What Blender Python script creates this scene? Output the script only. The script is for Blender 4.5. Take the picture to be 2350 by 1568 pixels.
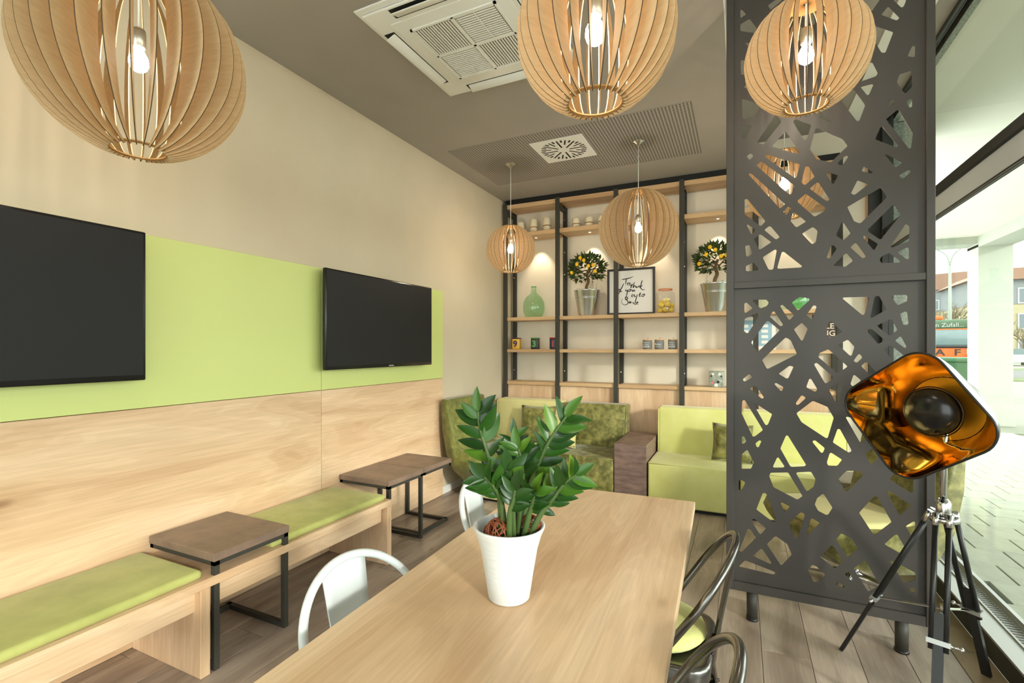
import bpy, bmesh, math, random
from mathutils import Vector, Matrix, Euler
for _o in list(bpy.data.objects): bpy.data.objects.remove(_o, do_unlink=True)
SC = bpy.context.scene
COL = SC.collection
rnd = random.Random(7)
PI = math.pi

# ------------------------------------------------------------------ camera
F_PX, PX, PY, CAM_H = 1110.0, 1175.0, 799.0, 1.45
YAW = math.atan2(525.0, F_PX)
_s, _c = math.sin(YAW), math.cos(YAW)
cam = bpy.data.cameras.new('camera'); cam_o = bpy.data.objects.new('camera', cam); COL.objects.link(cam_o)
cam.sensor_width = 36.0; cam.lens = F_PX / 2350.0 * 36.0
cam.shift_y = (PY - 784.0) / 2350.0
cam.clip_start = 0.02; cam.clip_end = 500
cam_o.location = (0, 0, CAM_H); cam_o.rotation_euler = (PI / 2, 0, YAW)
SC.camera = cam_o

# ------------------------------------------------------------------ world, sun, exposure
W = bpy.data.worlds.new('sky'); SC.world = W; W.use_nodes = True
bg = W.node_tree.nodes['Background']
bg.inputs[0].default_value = (0.95, 1.0, 0.985, 1); bg.inputs[1].default_value = 5.6
sun = bpy.data.lights.new('sun', 'SUN'); sun.energy = 2.6; sun.angle = math.radians(5); sun.color = (1.0, 0.95, 0.87)
sun_o = bpy.data.objects.new('sun', sun); COL.objects.link(sun_o)
SUN_EL, SUN_AZ = math.radians(16.5), math.radians(33)
_sd = Vector((math.cos(SUN_EL) * math.cos(SUN_AZ), -math.cos(SUN_EL) * math.sin(SUN_AZ), math.sin(SUN_EL)))
sun_o.rotation_euler = _sd.to_track_quat('Z', 'Y').to_euler()
sun_o.location = (20, -12, 8)
vs = SC.view_settings
vs.view_transform = 'Standard'; vs.look = 'None'; vs.gamma = 1.0; vs.use_curve_mapping = False
vs.exposure = 0.06
BULB = 225.0          # emission of the pendant bulbs
SPOT = 16.0           # watts of the shelf downlights

# ------------------------------------------------------------------ pixel -> place (a thing's distance is given by the plane it touches)
def ray(u, v):
    l = (u - PX) / F_PX
    return (-_s + _c * l, _c + _s * l, (PY - v) / F_PX)
def at(u, v, X=None, Y=None, Z=None, D=None):
    r = ray(u, v)
    if X is not None: d = X / r[0]
    elif Y is not None: d = Y / r[1]
    elif Z is not None: d = (Z - CAM_H) / r[2]
    else: d = D
    return Vector((r[0] * d, r[1] * d, CAM_H + r[2] * d))

# ------------------------------------------------------------------ materials
def lin(c): return c / 12.92 if c <= 0.04045 else ((c + 0.055) / 1.055) ** 2.4
def rgb(r, g, b): return (lin(r / 255), lin(g / 255), lin(b / 255), 1.0)
MATS = {}
def mat(name, col, rough=0.5, metal=0.0, spec=0.5, emit=None, estr=0.0, sheen=0.0, alpha=1.0, trans=0.0, ior=1.45, coat=0.0):
    m = bpy.data.materials.new(name); m.use_nodes = True
    p = m.node_tree.nodes['Principled BSDF']
    p.inputs['Base Color'].default_value = col
    p.inputs['Roughness'].default_value = rough; p.inputs['Metallic'].default_value = metal
    p.inputs['Specular IOR Level'].default_value = spec; p.inputs['IOR'].default_value = ior
    if emit: p.inputs['Emission Color'].default_value = emit; p.inputs['Emission Strength'].default_value = estr
    if sheen: p.inputs['Sheen Weight'].default_value = sheen; p.inputs['Sheen Roughness'].default_value = 0.4
    if trans: p.inputs['Transmission Weight'].default_value = trans
    if coat: p.inputs['Coat Weight'].default_value = coat; p.inputs['Coat Roughness'].default_value = 0.1
    MATS[name] = m
    return m
def P(m): return m.node_tree.nodes['Principled BSDF']
def coords(nt, scale=(1, 1, 1), rnd_off=0.0):
    tc = nt.nodes.new('ShaderNodeTexCoord'); mp = nt.nodes.new('ShaderNodeMapping')
    mp.inputs['Scale'].default_value = scale
    nt.links.new(tc.outputs['Object'], mp.inputs['Vector'])
    if rnd_off:
        oi = nt.nodes.new('ShaderNodeObjectInfo'); mu = nt.nodes.new('ShaderNodeMath'); mu.operation = 'MULTIPLY'
        mu.inputs[1].default_value = rnd_off
        nt.links.new(oi.outputs['Random'], mu.inputs[0]); nt.links.new(mu.outputs[0], mp.inputs['Location'])
    return mp.outputs['Vector']
def noise(nt, vec, scale, detail=4, rough=0.55, dist=0.0):
    n = nt.nodes.new('ShaderNodeTexNoise'); n.inputs['Scale'].default_value = scale
    n.inputs['Detail'].default_value = detail; n.inputs['Roughness'].default_value = rough; n.inputs['Distortion'].default_value = dist
    nt.links.new(vec, n.inputs['Vector']); return n.outputs['Fac']
def ramp(nt, fac, stops):
    r = nt.nodes.new('ShaderNodeValToRGB'); el = r.color_ramp.elements
    el[0].position, el[0].color = stops[0]; el[1].position, el[1].color = stops[-1]
    for p_, c_ in stops[1:-1]:
        e = el.new(p_); e.color = c_
    nt.links.new(fac, r.inputs['Fac']); return r.outputs['Color']
def mixc(nt, fac, a, b, mode='MIX'):
    n = nt.nodes.new('ShaderNodeMix'); n.data_type = 'RGBA'; n.blend_type = mode
    if isinstance(fac, float): n.inputs[0].default_value = fac
    else: nt.links.new(fac, n.inputs[0])
    for i, x in ((6, a), (7, b)):
        if isinstance(x, tuple): n.inputs[i].default_value = x
        else: nt.links.new(x, n.inputs[i])
    return n.outputs[2]
def bump(nt, m, h, strength=0.2, dist=0.01):
    b = nt.nodes.new('ShaderNodeBump'); b.inputs['Strength'].default_value = strength; b.inputs['Distance'].default_value = dist
    nt.links.new(h, b.inputs['Height']); nt.links.new(b.outputs['Normal'], P(m).inputs['Normal'])
def wood(name, dark, mid, light, axis='X', rough=0.45, knots=True, scale=1.0, rnd_off=7.0):
    m = mat(name, mid, rough); nt = m.node_tree
    st = {'X': (0.16, 1, 1), 'Y': (1, 0.16, 1), 'Z': (1, 1, 0.16)}[axis]
    v = coords(nt, tuple(s * scale for s in st), rnd_off)
    broad = noise(nt, v, 5.0, 3, 0.5, 0.6)
    st2 = {'X': (0.03, 1, 1), 'Y': (1, 0.03, 1), 'Z': (1, 1, 0.03)}[axis]
    v2 = coords(nt, tuple(s * scale for s in st2), rnd_off)
    fine = noise(nt, v2, 90.0, 3, 0.6)
    fig = nt.nodes.new('ShaderNodeMath'); fig.operation = 'MULTIPLY'; fig.inputs[1].default_value = 75.0; nt.links.new(broad, fig.inputs[0])
    sn = nt.nodes.new('ShaderNodeMath'); sn.operation = 'SINE'; nt.links.new(fig.outputs[0], sn.inputs[0])
    figc = ramp(nt, sn.outputs[0], [(0.0, (0.90, 0.88, 0.85, 1)), (0.55, (1.0, 1.0, 1.0, 1))])
    big = noise(nt, v, 1.7, 2, 0.5, 0.3)
    bigc = ramp(nt, big, [(0.36, (0.88, 0.84, 0.80, 1)), (0.62, (1.05, 1.05, 1.05, 1))])
    c1 = ramp(nt, broad, [(0.28, dark), (0.5, mid), (0.72, light)])
    c2 = ramp(nt, fine, [(0.35, (0.88, 0.87, 0.84, 1)), (0.62, (1.03, 1.03, 1.03, 1))])
    c = mixc(nt, 0.75, c1, c2, 'MULTIPLY'); c = mixc(nt, 0.5, c, figc, 'MULTIPLY'); c = mixc(nt, 0.9, c, bigc, 'MULTIPLY')
    if knots:
        st3 = {'X': (0.45, 1, 1), 'Y': (1, 0.45, 1), 'Z': (1, 1, 0.45)}[axis]
        v3 = coords(nt, tuple(s * scale for s in st3), rnd_off)
        vo = nt.nodes.new('ShaderNodeTexVoronoi'); vo.inputs['Scale'].default_value = 2.6
        nt.links.new(v3, vo.inputs['Vector'])
        kn = ramp(nt, vo.outputs['Distance'], [(0.02, (0.40, 0.30, 0.22, 1)), (0.06, (0.84, 0.79, 0.72, 1)), (0.20, (1, 1, 1, 1))])
        c = mixc(nt, 0.8, c, kn, 'MULTIPLY')
    nt.links.new(c, P(m).inputs['Base Color'])
    bump(nt, m, fine, 0.06, 0.004)
    return m
def mottled(name, a, b, scale, rough=0.6, stretch=(1, 1, 1), lo=0.35, hi=0.65, bmp=0.0, sheen=0.0, metal=0.0, detail=5):
    m = mat(name, a, rough, metal, sheen=sheen); nt = m.node_tree
    n = noise(nt, coords(nt, stretch, 3.0), scale, detail, 0.6)
    nt.links.new(ramp(nt, n, [(lo, a), (hi, b)]), P(m).inputs['Base Color'])
    if bmp: bump(nt, m, n, bmp, 0.01)
    return m

wood('oak', rgb(202, 166, 130), rgb(222, 191, 156), rgb(233, 207, 175), 'Y')
wood('oak_table', rgb(206, 170, 134), rgb(226, 196, 160), rgb(236, 211, 178), 'Y', rough=0.34)
wood('oak_x', rgb(186, 150, 112), rgb(208, 174, 132), rgb(220, 190, 150), 'X', knots=False)
wood('oak_z', rgb(202, 166, 130), rgb(224, 192, 158), rgb(232, 206, 174), 'Z')
wood('floor_plank', rgb(134, 120, 108), rgb(172, 157, 144), rgb(194, 180, 166), 'Y', rough=0.33, scale=1.6, rnd_off=40)
_nt = MATS['floor_plank'].node_tree
_oi = _nt.nodes.new('ShaderNodeObjectInfo')
_bc = P(MATS['floor_plank']).inputs['Base Color']; _src = _bc.links[0].from_socket
_v = ramp(_nt, _oi.outputs['Random'], [(0.0, (0.80, 0.80, 0.81, 1)), (1.0, (1.10, 1.09, 1.07, 1))])
_nt.links.new(mixc(_nt, 1.0, _src, _v, 'MULTIPLY'), _bc)
mat('subfloor', rgb(52, 46, 40), 0.8)
mottled('wall_paint', rgb(204, 190, 164), rgb(208, 195, 170), 2.0, 0.75)
mottled('wall_light', rgb(226, 216, 196), rgb(230, 220, 201), 2.0, 0.75)
mottled('ceiling_paint', rgb(156, 150, 143), rgb(160, 154, 147), 2.0, 0.8)
mat('white_paint', rgb(232, 232, 226), 0.45)
mat('white_metal', rgb(212, 219, 222), 0.3, spec=0.5)
mat('white_plastic', rgb(226, 228, 224), 0.4)
mat('dark_steel', rgb(56, 54, 47), 0.55)
mat('screen_steel', rgb(62, 58, 54), 0.5)
mat('black_gloss', rgb(22, 22, 23), 0.22)
mat('tv_screen', rgb(30, 30, 30), 0.5, spec=0.25)
mat('black', rgb(14, 14, 14), 0.6)
mat('black_satin', rgb(28, 28, 27), 0.35)
mat('chrome', rgb(216, 216, 214), 0.16, 1.0)
mat('brushed', rgb(190, 186, 176), 0.28, 1.0)
mat('gunmetal', rgb(122, 120, 116), 0.26, 1.0)
mat('galvanised', rgb(226, 230, 230), 0.26, 0.95)
mat('gold', rgb(246, 208, 128), 0.08, 1.0)
mat('gold_matt', rgb(214, 150, 40), 0.34, 1.0)
mat('lime_panel', rgb(203, 213, 132), 0.4)
mottled('lime_fabric', rgb(204, 204, 124), rgb(214, 214, 142), 3.5, 0.8, sheen=0.25, detail=3)
mottled('lime_suede', rgb(164, 168, 96), rgb(190, 192, 116), 5.0, 0.85, sheen=0.15, lo=0.3, hi=0.7)
mottled('pale_lime', rgb(200, 192, 130), rgb(210, 202, 142), 4.0, 0.85, sheen=0.15)
mottled('olive_velvet', rgb(92, 90, 38), rgb(172, 166, 96), 15.0, 0.5, lo=0.42, hi=0.80, bmp=0.12, sheen=0.25, detail=9)
mottled('olive_soft', rgb(92, 96, 40), rgb(138, 138, 68), 18.0, 0.6, lo=0.35, hi=0.75, sheen=0.25)
mottled('rust_stone', rgb(104, 88, 78), rgb(142, 118, 100), 7.0, 0.38, lo=0.3, hi=0.7)
mottled('stone_edge', rgb(122, 112, 96), rgb(150, 140, 122), 60.0, 0.7)
mottled('rust_block', rgb(98, 80, 74), rgb(142, 116, 104), 9.0, 0.45, (1, 1, 4), 0.3, 0.7)
mottled('fin_wood', rgb(210, 180, 138), rgb(222, 196, 156), 14.0, 0.8, (1, 1, 6), 0.3, 0.7); P(MATS['fin_wood']).inputs['Specular IOR Level'].default_value = 0.2
mat('fin_edge', rgb(86, 66, 44), 0.7)
mat('ring_wood', rgb(196, 150, 96), 0.6)
mat('bulb', (1, 0.86, 0.62, 1), 0.4, emit=(1.0, 0.87, 0.68, 1), estr=BULB)
mat('spot_lens', (1, 1, 1, 1), 0.4, emit=(1.0, 0.88, 0.68, 1), estr=12.0)
mat('candle', rgb(236, 222, 190), 0.5)
mat('twine', rgb(160, 122, 70), 0.9)
mat('ceramic', rgb(214, 216, 216), 0.42)
bump(MATS['ceramic'].node_tree, MATS['ceramic'], noise(MATS['ceramic'].node_tree, coords(MATS['ceramic'].node_tree, (1, 1, 6)), 16.0), 0.25, 0.006)
mat('soil', rgb(70, 66, 60), 0.9)
mat('rattan', rgb(128, 64, 34), 0.55)
mat('leaf', rgb(54, 110, 40), 0.36)
_nt = MATS['leaf'].node_tree; _oi = _nt.nodes.new('ShaderNodeObjectInfo')
_nt.links.new(ramp(_nt, _oi.outputs['Random'], [(0, rgb(22, 52, 14)), (0.6, rgb(38, 76, 20)), (0.85, rgb(66, 106, 28)), (1, rgb(96, 130, 36))]), P(MATS['leaf']).inputs['Base Color'])
mat('stem', rgb(70, 92, 44), 0.5)
mottled('lemon_leaf', rgb(34, 50, 26), rgb(84, 104, 50), 30, 0.4)
mat('lemon', rgb(250, 196, 20), 0.45)
mat('pale_lemon', rgb(226, 196, 84), 0.55)
mat('bark', rgb(118, 92, 64), 0.8)
mat('paper', rgb(236, 234, 230), 0.6)
mat('ink', rgb(34, 32, 30), 0.6)
mat('frame_black', rgb(40, 36, 32), 0.45)
mat('jar_grey', rgb(126, 128, 126), 0.6)
mat('lid_wood', rgb(226, 184, 140), 0.6)
mat('tin_yellow', rgb(216, 170, 44), 0.35); mat('tin_black', rgb(34, 32, 32), 0.35); mat('tin_navy', rgb(30, 34, 52), 0.35)
mat('purple', rgb(70, 24, 74), 0.4); mat('tin_green', rgb(84, 150, 78), 0.4); mat('tin_red', rgb(176, 44, 40), 0.4)
mat('orange', rgb(176, 84, 26), 0.5)
mat('orange_seal', rgb(226, 120, 60), 0.5)
mottled('tin_print', rgb(132, 140, 128), rgb(178, 184, 172), 26, 0.4)
mat('print_blue', rgb(150, 184, 200), 0.6); mat('sign_brown', rgb(74, 58, 56), 0.6); mat('cream', rgb(226, 214, 190), 0.6)
mat('pink', rgb(220, 120, 136), 0.5)
mat('alu', rgb(176, 178, 176), 0.4, 0.6)
mat('alu_dark', rgb(52, 52, 50), 0.45, 0.3)
mat('band_grey', rgb(188, 195, 197), 0.5)
# exterior
mottled('roughcast', rgb(120, 126, 116), rgb(160, 166, 156), 60, 0.95, bmp=0.5)
mottled('soffit', rgb(206, 205, 193), rgb(210, 209, 197), 1.0, 0.9)
mottled('render_white', rgb(158, 164, 152), rgb(164, 170, 158), 1.2, 0.9)
mottled('paver', rgb(148, 152, 136), rgb(158, 162, 146), 8, 0.85)
mottled('slab_dimmed', rgb(104, 107, 95), rgb(112, 115, 102), 3, 0.9)  # same paving, colour darkened to offset the bright open sky
mat('joint', rgb(112, 116, 100), 0.95); mat('slot_grey', rgb(112, 113, 110), 0.7)
mottled('asphalt', rgb(76, 78, 76), rgb(86, 88, 85), 5, 0.9)
mottled('grass', rgb(66, 82, 42), rgb(88, 99, 56), 6, 0.95)
mat('bld_yellow', rgb(140, 134, 106), 0.9); mat('bld_grey', rgb(104, 110, 110), 0.9); mat('roof_red', rgb(118, 92, 76), 0.9)
mat('bld_glass', rgb(84, 94, 98), 0.4); mat('white_trim', rgb(150, 152, 148), 0.7)
mat('bin_green', rgb(44, 82, 50), 0.55); mat('truck_green', rgb(58, 80, 54), 0.5)
mat('pole_grey', rgb(122, 130, 118), 0.7)
mat('twig', rgb(92, 82, 58), 0.9)
mat('tyre', rgb(36, 36, 36), 0.9); mat('car_silver', rgb(160, 166, 170), 0.4, 0.3)
mat('windscreen', rgb(96, 112, 112), 0.15)
mat('red_white', rgb(210, 70, 50), 0.5)

def glass_mat(name, tint=(1, 1, 1, 1), refl=0.10, rough=0.0):
    m = bpy.data.materials.new(name); m.use_nodes = True; nt = m.node_tree
    nt.nodes.remove(nt.nodes['Principled BSDF']); out = nt.nodes['Material Output']
    tr = nt.nodes.new('ShaderNodeBsdfTransparent'); tr.inputs[0].default_value = tint
    gl = nt.nodes.new('ShaderNodeBsdfGlossy'); gl.inputs['Roughness'].default_value = rough
    fr = nt.nodes.new('ShaderNodeLayerWeight'); pw = nt.nodes.new('ShaderNodeMath'); pw.operation = 'POWER'; pw.inputs[1].default_value = 4.0
    nt.links.new(fr.outputs['Facing'], pw.inputs[0])
    mu = nt.nodes.new('ShaderNodeMath'); mu.operation = 'MULTIPLY_ADD'; mu.inputs[1].default_value = refl * 6; mu.inputs[2].default_value = refl
    mu.use_clamp = True
    nt.links.new(pw.outputs[0], mu.inputs[0])
    mx = nt.nodes.new('ShaderNodeMixShader')
    nt.links.new(mu.outputs[0], mx.inputs[0]); nt.links.new(tr.outputs[0], mx.inputs[1]); nt.links.new(gl.outputs[0], mx.inputs[2])
    nt.links.new(mx.outputs[0], out.inputs['Surface'])
    MATS[name] = m; return m
glass_mat('pane_glass', (0.97, 0.99, 0.97, 1), 0.025)
glass_mat('clear_glass', (0.97, 0.98, 0.98, 1), 0.05)
glass_mat('green_glass', (0.74, 0.90, 0.77, 1), 0.06)
glass_mat('bottle_glass', (0.45, 0.82, 0.52, 1), 0.10)
# perforated plasterboard: fine holes far below plank size, in the material
m = mat('perforated', rgb(121, 112, 98), 0.8); nt = m.node_tree
tc = nt.nodes.new('ShaderNodeTexCoord'); sx = nt.nodes.new('ShaderNodeSeparateXYZ'); nt.links.new(tc.outputs['Object'], sx.inputs[0])
def mth(op, a, b=None):
    n = nt.nodes.new('ShaderNodeMath'); n.operation = op
    for i, x in enumerate((a, b)):
        if x is None: continue
        if isinstance(x, (int, float)): n.inputs[i].default_value = x
        else: nt.links.new(x, n.inputs[i])
    return n.outputs[0]
PIT = 0.0262
gx = mth('SUBTRACT', mth('FRACT', mth('DIVIDE', sx.outputs[0], PIT)), 0.5); gy = mth('SUBTRACT', mth('FRACT', mth('DIVIDE', sx.outputs[1], PIT)), 0.5)
rr = mth('SQRT', mth('ADD', mth('MULTIPLY', gx, gx), mth('MULTIPLY', gy, gy)))
hole = mth('LESS_THAN', rr, 0.29)
nt.links.new(mixc(nt, hole, rgb(158, 152, 145), rgb(52, 49, 45)), P(m).inputs['Base Color'])

# ------------------------------------------------------------------ mesh helpers
class MB:
    def __init__(s): s.v = []; s.f = []; s.mi = []; s.sm = []
    def add(s, vs_, fs, mi=0, smooth=False):
        b = len(s.v); s.v += [tuple(x) for x in vs_]
        for f in fs: s.f.append(tuple(i + b for i in f)); s.mi.append(mi); s.sm.append(smooth)
        return s
    def box(s, x0, x1, y0, y1, z0, z1, mi=0):
        V = [(x, y, z) for x in (x0, x1) for y in (y0, y1) for z in (z0, z1)]
        return s.add(V, [(0, 1, 3, 2), (4, 6, 7, 5), (0, 4, 5, 1), (2, 3, 7, 6), (0, 2, 6, 4), (1, 5, 7, 3)], mi)
    def obox(s, c, ax, ay, az, mi=0):      # oriented box: centre and three half-axis vectors
        c, ax, ay, az = map(Vector, (c, ax, ay, az))
        V = [c + ax * i + ay * j + az * k for i in (-1, 1) for j in (-1, 1) for k in (-1, 1)]
        return s.add(V, [(0, 1, 3, 2), (4, 6, 7, 5), (0, 4, 5, 1), (2, 3, 7, 6), (0, 2, 6, 4), (1, 5, 7, 3)], mi)
    def rbox(s, x0, x1, y0, y1, z0, z1, r=0.02, seg=3, mi=0, smooth=True, M=None):
        bm = bmesh.new(); bmesh.ops.create_cube(bm, size=1.0)
        for v in bm.verts: v.co = Vector(((x0 + x1) / 2 + v.co.x * (x1 - x0), (y0 + y1) / 2 + v.co.y * (y1 - y0), (z0 + z1) / 2 + v.co.z * (z1 - z0)))
        bmesh.ops.bevel(bm, geom=bm.edges[:], offset=r, segments=seg, profile=0.5, affect='EDGES')
        if M is not None: bmesh.ops.transform(bm, matrix=M, verts=bm.verts[:])
        bm.verts.index_update()
        s.add([v.co[:] for v in bm.verts], [[v.index for v in f.verts] for f in bm.faces], mi, smooth); bm.free(); return s
    def tube(s, pts, r, n=8, mi=0, closed=False, cap=True, ry=None):
        pts = [Vector(p) for p in pts]; rs = r if isinstance(r, (list, tuple)) else [r] * len(pts)
        m_ = len(pts); T = []
        for i in range(m_):
            a = pts[i - 1] if (i > 0 or closed) else pts[i]
            b = pts[(i + 1) % m_] if (i < m_ - 1 or closed) else pts[i]
            t = (b - a); T.append(t.normalized() if t.length > 1e-9 else Vector((0, 0, 1)))
        up = Vector((0, 0, 1)) if abs(T[0].z) < 0.9 else Vector((1, 0, 0))
        nrm = (up - T[0] * up.dot(T[0])).normalized(); V = []
        for i in range(m_):
            nrm = nrm - T[i] * nrm.dot(T[i]); nrm = nrm.normalized() if nrm.length > 1e-6 else Vector((1, 0, 0))
            bi = T[i].cross(nrm)
            for k in range(n):
                a = 2 * PI * k / n
                V.append(pts[i] + nrm * (math.cos(a) * rs[i]) + bi * (math.sin(a) * (ry or rs[i])))
        Fs = []
        for i in range(m_ if closed else m_ - 1):
            j = (i + 1) % m_
            for k in range(n):
                q = (k + 1) % n; Fs.append((i * n + k, i * n + q, j * n + q, j * n + k))
        s.add(V, Fs, mi, True)
        if cap and not closed:
            b = len(s.v) - len(V)
            s.f.append(tuple(b + k for k in range(n))[::-1]); s.mi.append(mi); s.sm.append(False)
            s.f.append(tuple(b + (m_ - 1) * n + k for k in range(n))); s.mi.append(mi); s.sm.append(False)
        return s
    def lathe(s, prof, n=24, c=(0, 0, 0), mi=0, smooth=True, cap=True):
        V = []; Fs = []; k_ = len(prof)
        for r, z in prof:
            for k in range(n):
                a = 2 * PI * k / n; V.append((c[0] + r * math.cos(a), c[1] + r * math.sin(a), c[2] + z))
        for i in range(k_ - 1):
            for k in range(n):
                q = (k + 1) % n; Fs.append((i * n + k, i * n + q, (i + 1) * n + q, (i + 1) * n + k))
        s.add(V, Fs, mi, smooth)
        if cap:
            b = len(s.v) - len(V)
            if prof[0][0] > 1e-5: s.f.append(tuple(b + k for k in range(n))[::-1]); s.mi.append(mi); s.sm.append(False)
            if prof[-1][0] > 1e-5: s.f.append(tuple(b + (k_ - 1) * n + k for k in range(n))); s.mi.append(mi); s.sm.append(False)
        return s
    def prism(s, poly, a, b, axis='Z', mi=0, mi_side=None):   # 2-D polygon extruded along an axis
        def p3(q, t): return {'Z': (q[0], q[1], t), 'Y': (q[0], t, q[1]), 'X': (t, q[0], q[1])}[axis]
        n = len(poly); V = [p3(q, a) for q in poly] + [p3(q, b) for q in poly]
        s.add(V, [tuple(range(n))[::-1], tuple(range(n, 2 * n))], mi)
        b0 = len(s.v) - 2 * n
        for k in range(n):
            q = (k + 1) % n; s.f.append((b0 + k, b0 + q, b0 + n + q, b0 + n + k)); s.mi.append(mi if mi_side is None else mi_side); s.sm.append(False)
        return s
    def sphere(s, c, r, n=12, m_=8, mi=0, sc=(1, 1, 1)):
        V = []; Fs = []
        for i in range(m_ + 1):
            t = PI * i / m_
            for k in range(n):
                a = 2 * PI * k / n; V.append((c[0] + r * sc[0] * math.sin(t) * math.cos(a), c[1] + r * sc[1] * math.sin(t) * math.sin(a), c[2] + r * sc[2] * math.cos(t)))
        for i in range(m_):
            for k in range(n):
                q = (k + 1) % n
                f = (i * n + k, (i + 1) * n + k, (i + 1) * n + q, i * n + q)
                Fs.append(f)
        return s.add(V, Fs, mi, True)
    def mesh(s, name):
        me = bpy.data.meshes.new(name); me.from_pydata(s.v, [], s.f); me.update()
        bm = bmesh.new(); bm.from_mesh(me)
        for f, i, q in zip(bm.faces, s.mi, s.sm): f.material_index = i; f.smooth = q
        bmesh.ops.remove_doubles(bm, verts=bm.verts[:], dist=1e-6)
        bmesh.ops.recalc_face_normals(bm, faces=bm.faces[:]); bm.to_mesh(me); bm.free()
        return me
    def build(s, name, m, parent=None, loc=None, label=None):
        me = s.mesh(name)
        for q in (m if isinstance(m, (list, tuple)) else [m]): me.materials.append(MATS[q])
        return link(name, me, parent, loc, label)
def link(name, data, parent=None, loc=None, label=None):
    o = bpy.data.objects.new(name, data); COL.objects.link(o)
    if parent is not None: o.parent = parent
    if loc is not None: o.location = loc
    if label: o['label'] = label
    return o
def tag(o, label, cat, group=None):
    o['label'] = label; o['category'] = cat
    if group: o['group'] = group
    return o
def thing(name, label, cat, loc=(0, 0, 0), rz=0.0, group=None):
    o = link(name, None, None, loc); o.rotation_euler = (0, 0, rz); o.empty_display_size = 0.1
    return tag(o, label, cat, group)
def struct(o, label=None):
    o['kind'] = 'structure'
    if label: o['label'] = label
    return o
def copy_tree(o, parent=None):
    c = o.copy(); COL.objects.link(c); c.parent = parent
    for ch in [x for x in KIDS.get(o.name, [])]: copy_tree(ch, c)
    return c
KIDS = {}
def index_kids():
    KIDS.clear()
    for o in COL.objects:
        if o.parent: KIDS.setdefault(o.parent.name, []).append(o)
def text_mesh(body, size, depth=0.0005, align='CENTER', shear=0.0, offset=0.0):
    cu = bpy.data.curves.new('lettering', 'FONT'); cu.body = body; cu.size = size; cu.extrude = depth; cu.align_x = align; cu.align_y = 'CENTER'
    cu.shear = shear; cu.offset = offset; cu.resolution_u = 3
    o = bpy.data.objects.new('lettering', cu); COL.objects.link(o)
    dg = bpy.context.evaluated_depsgraph_get(); dg.update()
    me = bpy.data.meshes.new_from_object(o.evaluated_get(dg)); bpy.data.objects.remove(o, do_unlink=True); bpy.data.curves.remove(cu)
    return me
def text_obj(body, size, m, parent, loc, rot, name='lettering', **kw):
    me = text_mesh(body, size, **kw); me.materials.clear(); me.materials.append(MATS[m])
    o = link(name, me, parent, loc); o.rotation_euler = rot; return o
def smooth_path(pts, k=6):
    pts = [Vector(p) for p in pts]; out = []
    for i in range(len(pts) - 1):
        p0, p1, p2, p3 = pts[max(i - 1, 0)], pts[i], pts[i + 1], pts[min(i + 2, len(pts) - 1)]
        for j in range(k):
            t = j / k
            out.append(0.5 * ((2 * p1) + (p2 - p0) * t + (2 * p0 - 5 * p1 + 4 * p2 - p3) * t * t + (3 * p1 - p0 - 3 * p2 + p3) * t ** 3))
    out.append(pts[-1]); return out

# ================================================================== THE SETTING
XL, YB, ZC, ZR, XG, YF0 = -2.685, 5.68, 3.28, 3.60, 1.235, -3.0
XS = -0.083            # where the lower ceiling steps up
# floor: sub-floor with planks
fl = struct(MB().box(XL - 0.1, 1.05, YF0, YB + 0.05, -0.12, -0.006).build('floor', 'subfloor'), 'grey-brown oak plank floor')
PW, PLN = 0.205, 1.32
pm = MB().rbox(-PW / 2 + 0.0011, PW / 2 - 0.0011, -PLN / 2 + 0.0011, PLN / 2 - 0.0011, -0.008, 0.0, 0.0012, 1, smooth=False).mesh('plank')
pm.materials.append(MATS['floor_plank'])
x = 0.91 - PW / 2; row = 0
while x > XL - 0.02:
    off = (row * 0.47) % PLN; y = YF0 + 0.25 + off - PLN / 2
    while y < YB + 0.2:
        y0, y1 = max(y - PLN / 2, YF0), min(y + PLN / 2, YB)
        if y1 - y0 > 0.03:
            o = link('plank', pm, fl, (x, (y0 + y1) / 2, 0)); o.scale = (1, (y1 - y0) / PLN, 1)
            if x - PW / 2 < XL:
                w = x + PW / 2 - XL; o.scale.x = w / PW; o.location.x = XL + w / 2
        y += PLN
    x -= PW; row += 1
bt = mottled('border_tile', rgb(142, 122, 96), rgb(156, 136, 108), 6, 0.5)
tm = MB().rbox(-0.069, 0.069, -0.3735, 0.3735, -0.008, 0.0, 0.0015, 1, smooth=False).mesh('border_tile'); tm.materials.append(bt)
for k in range(12):
    if YF0 + 0.4 + k * 0.75 < YB: link('border_tile', tm, fl, (0.981, YF0 + 0.4 + k * 0.75, 0))

# left wall with its cladding
wl = struct(MB().box(XL - 0.2, XL, YF0 - 0.2, YB + 0.2, -0.1, 3.8).build('wall_left', 'wall_paint'), 'beige painted side wall')
for y0, y1 in ((-1.05, 2.4925), (2.4955, 4.022)):
    yy0 = y0
    MB().rbox(-0.014, 0.014, -(y1 - yy0) / 2, (y1 - yy0) / 2, -0.428, 0.428, 0.0015, 1, smooth=False).build('lime_panel', 'lime_panel', wl, (-2.671, (y0 + y1) / 2, 1.583), 'flat lime green wall panel')
    MB().rbox(-0.014, 0.014, -(y1 - yy0) / 2, (y1 - yy0) / 2, -0.575, 0.575, 0.0015, 1, smooth=False).build('oak_panel', 'oak', wl, (-2.671, (y0 + y1) / 2, 0.577), 'oak veneer wainscot panel')
struct(MB().box(XL, XL + 0.016, 4.03, YB - 0.3, 0, 0.075).build('baseboard_left', 'white_paint'))
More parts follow.
